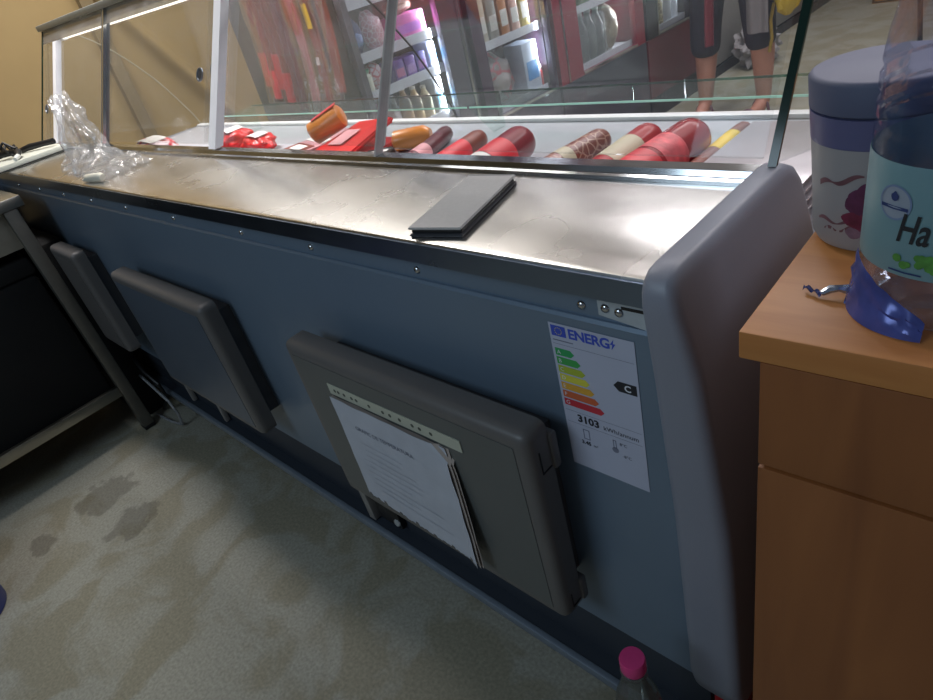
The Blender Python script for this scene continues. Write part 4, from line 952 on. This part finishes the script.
# shelf 0.55
packet('snack_pouch', 'pink pouch on the lowest visible shelf of the nearest cooler', 'pouch', 1.125, 0.10, 0.55, 0.13, K('cc7484'), K('d8a0a4'), 0.08, 'bag')
packet('cheese_box', 'leaning white box edge beside the pink pouch', 'box', 1.205, 0.028, 0.55, 0.14, K('d4ccc8'), K('e8dcdc'), 0.09, 'box', None, None, 0.12)
for k in range(3):
    packet('juice_bottle', ['leftmost', 'middle', 'rightmost'][k] + ' cream bottle with white cap on the lowest visible shelf', 'bottle', 1.265 + k * 0.055, 0.05, 0.55, 0.15 - 0.012 * k, K(['b89468', 'd0b07c', 'd4c4a0'][k]), K('e4dccc'), 0.05, 'bottle', 'cream bottles')
packet('milk_carton', 'white carton with blue corner at the right of the cream bottles', 'carton', 1.435, 0.05, 0.55, 0.14, K('d4d8dc'), K('6ab0dc'), 0.08)
for k in range(6):
    packet('food_carton', ['white', 'rose', 'violet', 'cream', 'pale green', 'blue'][k] + ' carton standing on the shelf above the pink pack', 'carton', 1.11 + k * 0.064, 0.056, 1.02, 0.14, K(['c8ccd0', 'c88a98', '8a70a8', 'cabd9a', 'a8c0a4', '6a88b8'][k]), K('dcdcdc'), 0.08, 'box', 'cartons on the higher shelf')
# second cooler
for k in range(5):
    packet('folded_pack', ['cream', 'grey', 'orange', 'pale pink', 'yellow'][k] + ' upright pack with white edge in the purple cooler', 'pack', 1.755 + k * 0.072, 0.060, 0.725, 0.17 - 0.012 * (k % 2), K(['b8b09c', '98968c', 'b87a4a', 'c89c8c', 'c0a848'][k]), K('e4e0d8'), 0.10, 'box', 'packs with white edges')
packet('sugar_bale', 'red and grey film wrapped bale at the bottom of the purple cooler', 'bale', 1.845, 0.22, 0.455, 0.22, net_material('bale_film', '8a7a78', 'b8505c', 16), K('a09490'), 0.16, 'bag')
packet('milk_carton', 'white and light blue carton right of the wrapped bale', 'carton', 2.035, 0.11, 0.455, 0.215, K('ccd8e8'), K('4f8fc8'), 0.11)
packet('tomato_can', 'small red tin beside the light blue carton', 'tin', 2.098, 0.036, 0.455, 0.10, K('b83a3c'), K('d8ccc8'), 0.04, 'jar')
# third cooler: shrink-wrapped bottles
for k in range(4):
    packet('wrapped_bottle', ['leftmost', 'second', 'third', 'rightmost'][k] + ' pale bottle of the shrink wrapped row in the red cooler', 'bottle', 2.415 + k * 0.072, 0.070, 0.455, 0.235, K(['98a49c', 'a8b4ac', '90a098', 'b0bab4'][k], 0.25), K('c8d0cc'), 0.07, 'bottle', 'shrink wrapped bottles')
bm = B(); box(bm, XF - 0.1245, XF - 0.0455, 2.372, 2.672, 0.456, 0.66, 0.02, 3)
tag(obj('shrink_film', bm, filmm, loc=(XF - 0.085, 2.52, 0.456)), 'clear shrink film round the row of pale bottles', 'film')
packet('brown_sack', 'brown paper sack right of the shrink wrapped bottles', 'sack', 2.765, 0.13, 0.455, 0.22, K('7c6a54'), K('9c8a70'), 0.12, 'bag')
for k in range(4):
    packet('juice_bottle', ['amber', 'green', 'clear grey', 'brown'][k] + ' bottle on the shelf above the shrink wrapped row', 'bottle', 2.42 + k * 0.115, 0.075, 0.715, 0.2, K(['a8783c', '5c8058', 'a0a8a8', '6a4c3a'][k], 0.25), K('c8c8c0'), 0.07, 'bottle', 'bottles on the red cooler shelf')
# fourth cooler
for k in range(2):
    packet('honey_jar', ['left', 'right'][k] + ' gold patterned jar in the dark-framed cooler', 'jar', 3.165 + k * 0.075, 0.066, 0.455, 0.16, net_material('gold_pattern', '8a7448', 'd8c890', 45), K('b8a060'), 0.06, 'jar', 'gold jars')
for k in range(2):
    packet('milk_bottle', ['left', 'right'][k] + ' white bottle in the dark-framed cooler', 'bottle', 3.335 + k * 0.075, 0.062, 0.455, 0.22, K('d4d8e0'), K('e8ecf4'), 0.06, 'bottle', 'white bottles in the dark cooler')

# dried meat packs hanging on the side of the nearest cooler
HR = thing('hook_rail', 'metal hook rail on the side of the nearest cooler', 'hook rail', (-1.85, 1.03, 1.36))
bm = B(); box(bm, -2.20, -1.60, 1.030, 1.0395, 1.35, 1.375); obj('rail', bm, alu, HR)
for k in range(6):
    x = -2.06 + k * 0.086; bm = B(); tube(bm, [(x, 1.03, 1.36), (x, 0.975, 1.358), (x, 0.955, 1.372)], 0.0025, 6); obj('hook', bm, chrome, HR)
packfilm = glassmat('pack_film', 'f8f2f2', 0.05, 0.02, 0.06, 'e8d0d4', bump=0.9, bscale=14, fres=0.5)
meatb = mat('dried_meat', '7a3428', 0.3, 0, 0.25, 14, 0.2, coat=0.3); meatd = mat('dried_meat_dark', '6a2a34', 0.3, 0, 0.25, 14, 0.2, coat=0.3)
specs = [('two brown dried sausage lengths with red labels, leftmost of the hanging packs', 'sausage', 0.752, meatb, lred),
         ('brown hanging sausage length with red label, second from the left', 'sausage', 0.735, meatb, lred),
         ('wine red hanging sausage length, third from the left', 'sausage', 0.715, meatd, None),
         ('clear hanging pack with pinkish meat, fourth from the left', 'pack', 0.70, mat('pink_meat', '9a6a6c', 0.35, 0, 0.25, 14), None),
         ('hanging pack with yellow sticker over brown meat', 'pack', 0.71, meatb, lyel),
         ('narrow brown hanging pack beside the cooler door, rightmost', 'pack', 0.735, meatb, None)]
for k, (lab_, kind, zb, mm, lm) in enumerate(specs):
    x = -2.06 + k * 0.086
    T = thing('hanging_pack', lab_, 'meat pack', (x, 0.985, zb), 0, 'dried meat hanging beside the cooler')
    top = 1.352
    def bend(t, dx=0.0, dy=0.0): return Vector((x + dx + 0.030 * math.sin(PI * t) , 0.985 + dy + 0.012 * math.sin(PI * t), zb + (top - zb) * t))
    if kind == 'sausage':
        for s in (-0.0195, 0.0185):
            bm = B(); n = 18
            tube(bm, [bend(i / n * 0.97 + 0.0, s) for i in range(n + 1)], [0.008 if i in (0, n) else 0.0185 + 0.002 * math.sin(i * 1.9 + s * 90) for i in range(n + 1)], 14); obj('sausage_length', bm, mm, T)
        if lm:
            bm = B(); tube(bm, [bend(t, -0.0195, -0.001) for t in (0.10, 0.16, 0.24, 0.30)], 0.0222, 16); tube(bm, [bend(t, 0.0185, -0.001) for t in (0.02, 0.08, 0.14, 0.19)], 0.0222, 16); obj('red_label', bm, lm, T)
    else:
        if mm is not None:
            bm = B(); sheet(bm, lambda u, v: bend(0.05 + 0.62 * v, (u - 0.5) * 0.062, 0.004 * math.cos((u - .5) * 3) - 0.004), 6, 16); obj('meat_slab', bm, mm, T)
        if lm:
            bm = B(); sheet(bm, lambda u, v: bend(0.42 + 0.12 * v, (u - 0.5) * 0.030, -0.013), 4, 6); obj('sticker', bm, lm, T)
            bm = B(); sheet(bm, lambda u, v: bend(0.24 + 0.04 * v, (u - 0.85) * 0.022, -0.013), 4, 4); obj('white_tag', bm, lwhite, T)
    bm = B(); sheet(bm, lambda u, v: bend(v, (u - 0.5) * 0.078, -0.022 - 0.006 * math.cos((u - 0.5) * 3) + 0.006 * noise.noise(Vector((u * 5, v * 9, k)))), 10, 40); obj('clear_wrap', bm, packfilm, T)
    bm = B(); tube(bm, [bend(0.96, 0, -0.004), (x, 0.968, 1.345), (x, 0.968, 1.366), (x, 0.975, 1.3625)], 0.0015, 6); obj('hanging_loop', bm, whitem, T)

# ------------------------------------------------------------------ hall beyond
CF = thing('chest_freezer', 'long pale grey chest freezer past the coolers', 'freezer', (-1.95, 4.6, 0))
bm = B(); box(bm, -2.30, -1.58, 3.66, 6.2, 0.06, 0.84, 0.02); obj('freezer_body', bm, mat('freezer_grey', '7a7876', 0.5, 0, 0.05), CF)
bm = B(); box(bm, -2.28, -1.575, 3.67, 6.19, 0.0005, 0.0598); obj('plinth', bm, mat('cooler_plinth', '26262a', 0.5), CF)
bm = B(); box(bm, -2.31, -1.57, 3.65, 6.21, 0.8402, 0.88, 0.012); obj('freezer_lid', bm, whitem, CF)
bm = B(); blob(bm, (-1.42, 4.05, 0.13), (0.12, 0.17, 0.135), 4, 0.35, 2.4, 4, 0.0005, True)
tag(obj('white_sack', bm, mat('sack_white', '8e8a8c', 0.6, 0, 0.1, 30), loc=(-1.42, 4.05, 0), angle=25), 'crumpled whitish sack on the floor behind the person', 'sack')
T = thing('orange_crate', 'orange crate on the floor at the top edge above the cup', 'crate', (-0.98, 5.75, 0))
bm = B()
for (a, b_) in ((-0.2, -0.18), (0.18, 0.2)): box(bm, a, b_, -0.15, 0.15, 0.0005, 0.25, 0.003)
for (a, b_) in ((-0.15, -0.13), (0.13, 0.15)): box(bm, -0.2, 0.2, a, b_, 0.0005, 0.25, 0.003)
box(bm, -0.2, 0.2, -0.15, 0.15, 0.0005, 0.015); obj('crate_body', bm, mat('crate_orange', 'a8702c', 0.5), T, local=True)
bm = B()
for s in (-0.152, 0.150): box(bm, -0.205, 0.205, s, s + 0.004, 0.22, 0.255)
obj('rim', bm, mat('crate_dark', '5a3a20', 0.5), T, local=True)

# shopper
PX, PY = -1.12, 2.98
PE = thing('person', 'person in dark knee-length trousers and sandals standing behind the counter glass', 'person', (PX, PY, 0))
skinm = mat('skin', '9c6a58', 0.5, 0, 0.08, 20)
V = [(0, 0.02, 0.92), (0, 0.03, 1.05), (0, 0.03, 1.22), (0, 0.02, 1.36), (0, 0.015, 1.44), (0, -0.005, 1.52), (0, -0.015, 1.60), (0, -0.005, 1.67),
     (-0.095, 0.02, 0.86), (-0.125, -0.01, 0.47), (-0.130, 0.012, 0.33), (-0.135, 0.0, 0.085), (-0.138, -0.06, 0.040), (-0.142, -0.135, 0.028),
     (0.095, 0.02, 0.86), (0.135, 0.0, 0.47), (0.15, 0.03, 0.33), (0.150, 0.05, 0.085), (0.135, -0.01, 0.040), (0.115, -0.085, 0.028),
     (-0.17, 0.02, 1.38), (-0.23, 0.04, 1.12), (-0.22, -0.06, 0.90), (-0.215, -0.09, 0.83),
     (0.17, 0.02, 1.38), (0.24, 0.04, 1.12), (0.27, 0.02, 0.88), (0.275, 0.012, 0.81)]
E = [(0, 1), (1, 2), (2, 3), (3, 4), (4, 5), (5, 6), (6, 7), (0, 8), (8, 9), (9, 10), (10, 11), (11, 12), (12, 13), (0, 14), (14, 15), (15, 16), (16, 17), (17, 18), (18, 19), (3, 20), (20, 21), (21, 22), (22, 23), (3, 24), (24, 25), (25, 26), (26, 27)]
Rr = [(0.15, 0.11), (0.13, 0.10), (0.145, 0.11), (0.13, 0.09), 0.055, 0.07, 0.088, 0.06,
      (0.095, 0.095), 0.062, 0.060, 0.036, (0.042, 0.034), (0.036, 0.022), (0.095, 0.095), 0.062, 0.060, 0.036, (0.042, 0.034), (0.036, 0.022),
      0.055, 0.042, 0.03, 0.032, 0.055, 0.042, 0.03, 0.032]
# five fingers on each hand
for hand, base in ((-1, 23), (1, 27)):
    hx, hy, hz = V[base]
    for k, (dy, ln) in enumerate(((-0.024, 0.068), (-0.008, 0.078), (0.008, 0.072), (0.022, 0.056))):
        i = len(V); V += [(hx, hy + dy, hz - 0.04), (hx - hand * 0.006, hy + dy * 1.15, hz - 0.04 - ln * 0.55), (hx - hand * 0.022, hy + dy * 1.15, hz - 0.04 - ln)]
        E += [(base, i), (i, i + 1), (i + 1, i + 2)]; Rr += [0.0095, 0.0088, 0.0075]
    i = len(V); V += [(hx - hand * 0.012, hy - 0.034, hz - 0.012), (hx - hand * 0.02, hy - 0.046, hz - 0.045)]; E += [(base, i), (i, i + 1)]; Rr += [0.0105, 0.009]
V = [(x + PX, y + PY, z) for x, y, z in V]
obj('body', skin('body', V, E, Rr), skinm, PE, angle=180)
def limbs(name, vs, es, rs, m):
    return obj(name, skin(name, [(x + PX, y + PY, z) for x, y, z in vs], es, rs), m, PE, angle=180)
navy = mat('trousers_navy', '1c1726', 0.75, 0, 0.1, 40)
limbs('trousers', [(0, 0.02, 0.94), (-0.10, 0.02, 0.84), (-0.122, -0.005, 0.50), (-0.130, 0.0, 0.315), (0.10, 0.02, 0.84), (0.132, 0.005, 0.50), (0.148, 0.02, 0.330), (0, 0.025, 1.04)],
      [(0, 1), (1, 2), (2, 3), (0, 4), (4, 5), (5, 6), (0, 7)], [(0.165, 0.125), (0.108, 0.11), 0.082, 0.078, (0.108, 0.11), 0.082, 0.074, (0.15, 0.115)], navy)
limbs('shirt', [(0, 0.03, 1.22), (0, 0.03, 1.02), (0, 0.02, 0.90), (0, 0.02, 1.38), (-0.18, 0.02, 1.385), (-0.225, 0.035, 1.16), (0.18, 0.02, 1.385), (0.232, 0.035, 1.16)],
      [(0, 1), (1, 2), (0, 3), (3, 4), (4, 5), (3, 6), (6, 7)], [(0.158, 0.125), (0.15, 0.12), (0.185, 0.14), (0.145, 0.105), 0.07, 0.062, 0.07, 0.062], mat('shirt_grey', '5c565c', 0.8, 0, 0.08, 30))
# long open cardigan panels hanging over the legs
def drape(x0, x1, y, z0, z1, seed):
    def fn(u, v): return Vector((PX + x0 + (x1 - x0) * u + 0.01 * math.sin(v * 4 + seed), PY + y + 0.012 * math.sin(u * 9 + seed) - 0.02 * math.sin(PI * u), z1 + (z0 - z1) * v))
    bm = B(); sheet(bm, fn, 14, 18); r = bmesh.ops.solidify(bm, geom=bm.faces[:], thickness=0.004); return bm
obj('red_scarf', drape(-0.075, -0.025, -0.10, 0.40, 1.15, 1), mat('scarf_red', '5e1826', 0.7, 0, 0.12, 30), PE)
obj('cardigan', drape(0.13, 0.235, -0.11, 0.44, 1.25, 2), mat('cardigan_grey', '5e585a', 0.8, 0, 0.08, 30), PE)
bm = B(); blob(bm, (PX, PY + 0.02, 1.63), (0.100, 0.115, 0.125), 3, 0.08, 4, 2)
for v in bm.verts:
    if v.co.y < PY - 0.055 and v.co.z < 1.675: v.co.y = PY - 0.03
obj('hair', bm, mat('hair_dark', '2a1e1a', 0.6, 0, 0.3, 80), PE)
for s in (-1, 1):
    bm = B(); blob(bm, (PX + s * 0.032, PY - 0.088, 1.612), (0.013, 0.009, 0.008), 2); obj('eye', bm, mat('eye_white', 'd8d4d0', 0.3), PE)
    bm = B(); blob(bm, (PX + s * 0.086, PY + 0.0, 1.595), (0.010, 0.02, 0.03), 2); obj('ear', bm, skinm, PE)
bm = B(); tube(bm, [(PX, PY - 0.085, 1.605), (PX, PY - 0.108, 1.575), (PX, PY - 0.09, 1.565)], [0.008, 0.012, 0.009], 8); obj('nose', bm, skinm, PE)
bm = B(); blob(bm, (PX, PY - 0.082, 1.545), (0.024, 0.009, 0.008), 2); obj('mouth', bm, mat('lips', '8a4a48', 0.5), PE)
sand = mat('sandal', '5c4048', 0.6)
for fx, fy_, ax in ((-0.139, -0.045, 0.03), (0.133, 0.0, 0.25)):
    bm = B()
    bmx = Matrix.Rotation(-ax, 3, 'Z')
    pts = [(-0.036, 0.085), (-0.03, 0.10), (0.03, 0.10), (0.036, 0.085), (0.034, 0.02), (0.046, -0.07), (0.03, -0.125), (-0.02, -0.13), (-0.042, -0.08), (-0.034, 0.02)]
    prism(bm, [bmx @ Vector((x, y, 0.001)) + Vector((PX + fx, PY + fy_, 0)) for x, y in pts], Vector((0, 0, 0.011)))
    sn = obj('sandal', bm, sand, PE)
    bm = B()
    for yy, rr, zz in ((-0.06, 0.048, 0.012), (0.035, 0.045, 0.04)):
        tube(bm, [bmx @ Vector((rr * math.cos(t), yy, 0.0)) + Vector((PX + fx, PY + fy_, zz + 0.055 * math.sin(t))) for t in [PI * k / 12 for k in range(13)]], 0.007, 8)
    obj('strap', bm, sand, sn)
YB = thing('shopping_bag', 'yellow cloth bag hanging at the side of the person', 'bag', (PX + 0.30, PY - 0.01, 0.49))
bm = B(); blob(bm, (PX + 0.275, PY - 0.01, 0.60), (0.055, 0.10, 0.115), 3, 0.2, 2.2, 6, 0.485); obj('bag_body', bm, mat('bag_yellow', 'b89a24', 0.7, 0, 0.12, 25), YB)
bm = B(); tube(bm, [(PX + 0.265, PY - 0.05, 0.70), (PX + 0.27, PY - 0.03, 0.755), (PX + 0.27, PY - 0.005, 0.765), (PX + 0.27, PY + 0.02, 0.755), (PX + 0.265, PY + 0.05, 0.70)], 0.007, 8); obj('handle', bm, MATS['bag_yellow'], YB)
bm = B(); tube(bm, [(PX + 0.23, PY - 0.06, 0.55), (PX + 0.222, PY - 0.075, 0.48), (PX + 0.228, PY - 0.07, 0.40), (PX + 0.215, PY - 0.06, 0.34)], 0.008, 8); obj('loose_strap', bm, mat('strap_ochre', '8a7024', 0.7), YB)

# ------------------------------------------------------------------ light
def area(name, loc, target, sx, sy, e, col):
    l = bpy.data.lights.new(name, 'AREA'); l.shape = 'RECTANGLE'; l.size = sx; l.size_y = sy; l.energy = e; l.color = col
    o = bpy.data.objects.new(name, l); COL.objects.link(o); o.location = loc
    o.rotation_euler = (Vector(target) - Vector(loc)).to_track_quat('-Z', 'Y').to_euler(); return o
area('hall_and_fill_light', (-0.3, 2.3, 2.9), (-0.3, 2.3, 0), 2.6, 0.5, 92, (1.0, 0.94, 0.95))
area('hall_and_fill_light', (-0.3, 4.3, 2.9), (-0.3, 4.3, 0), 2.6, 0.5, 18, (1.0, 0.94, 0.95))
area('hall_and_fill_light', (-2.0, 0.9, 2.9), (-2.1, 0.9, 0), 0.5, 0.9, 24, (1.0, 0.95, 0.88))
area('hall_and_fill_light', (1.5, 1.3, 2.8), (0.2, 0.1, 0.7), 0.8, 0.8, 16, (0.82, 0.86, 1.0))  # unseen fill light added to lift the end panel's right side
pl_ = area('hall_and_fill_light', (-1.75, 0.30, 2.75), (-1.85, 1.05, 0.95), 0.8, 0.4, 26, (1.0, 0.96, 0.95)); pl_.data.spread = math.radians(95)  # unseen fill light added to brighten the hanging packs
area('daylight', (-0.5, -1.75, 2.0), (-0.15, 0, 0.6), 1.0, 0.8, 12, (0.66, 0.84, 1.0))
w = bpy.data.worlds.new('world'); S.world = w; w.use_nodes = True
bg = w.node_tree.nodes['Background']; bg.inputs[0].default_value = (0.72, 0.84, 1.0, 1); bg.inputs[1].default_value = 0.10
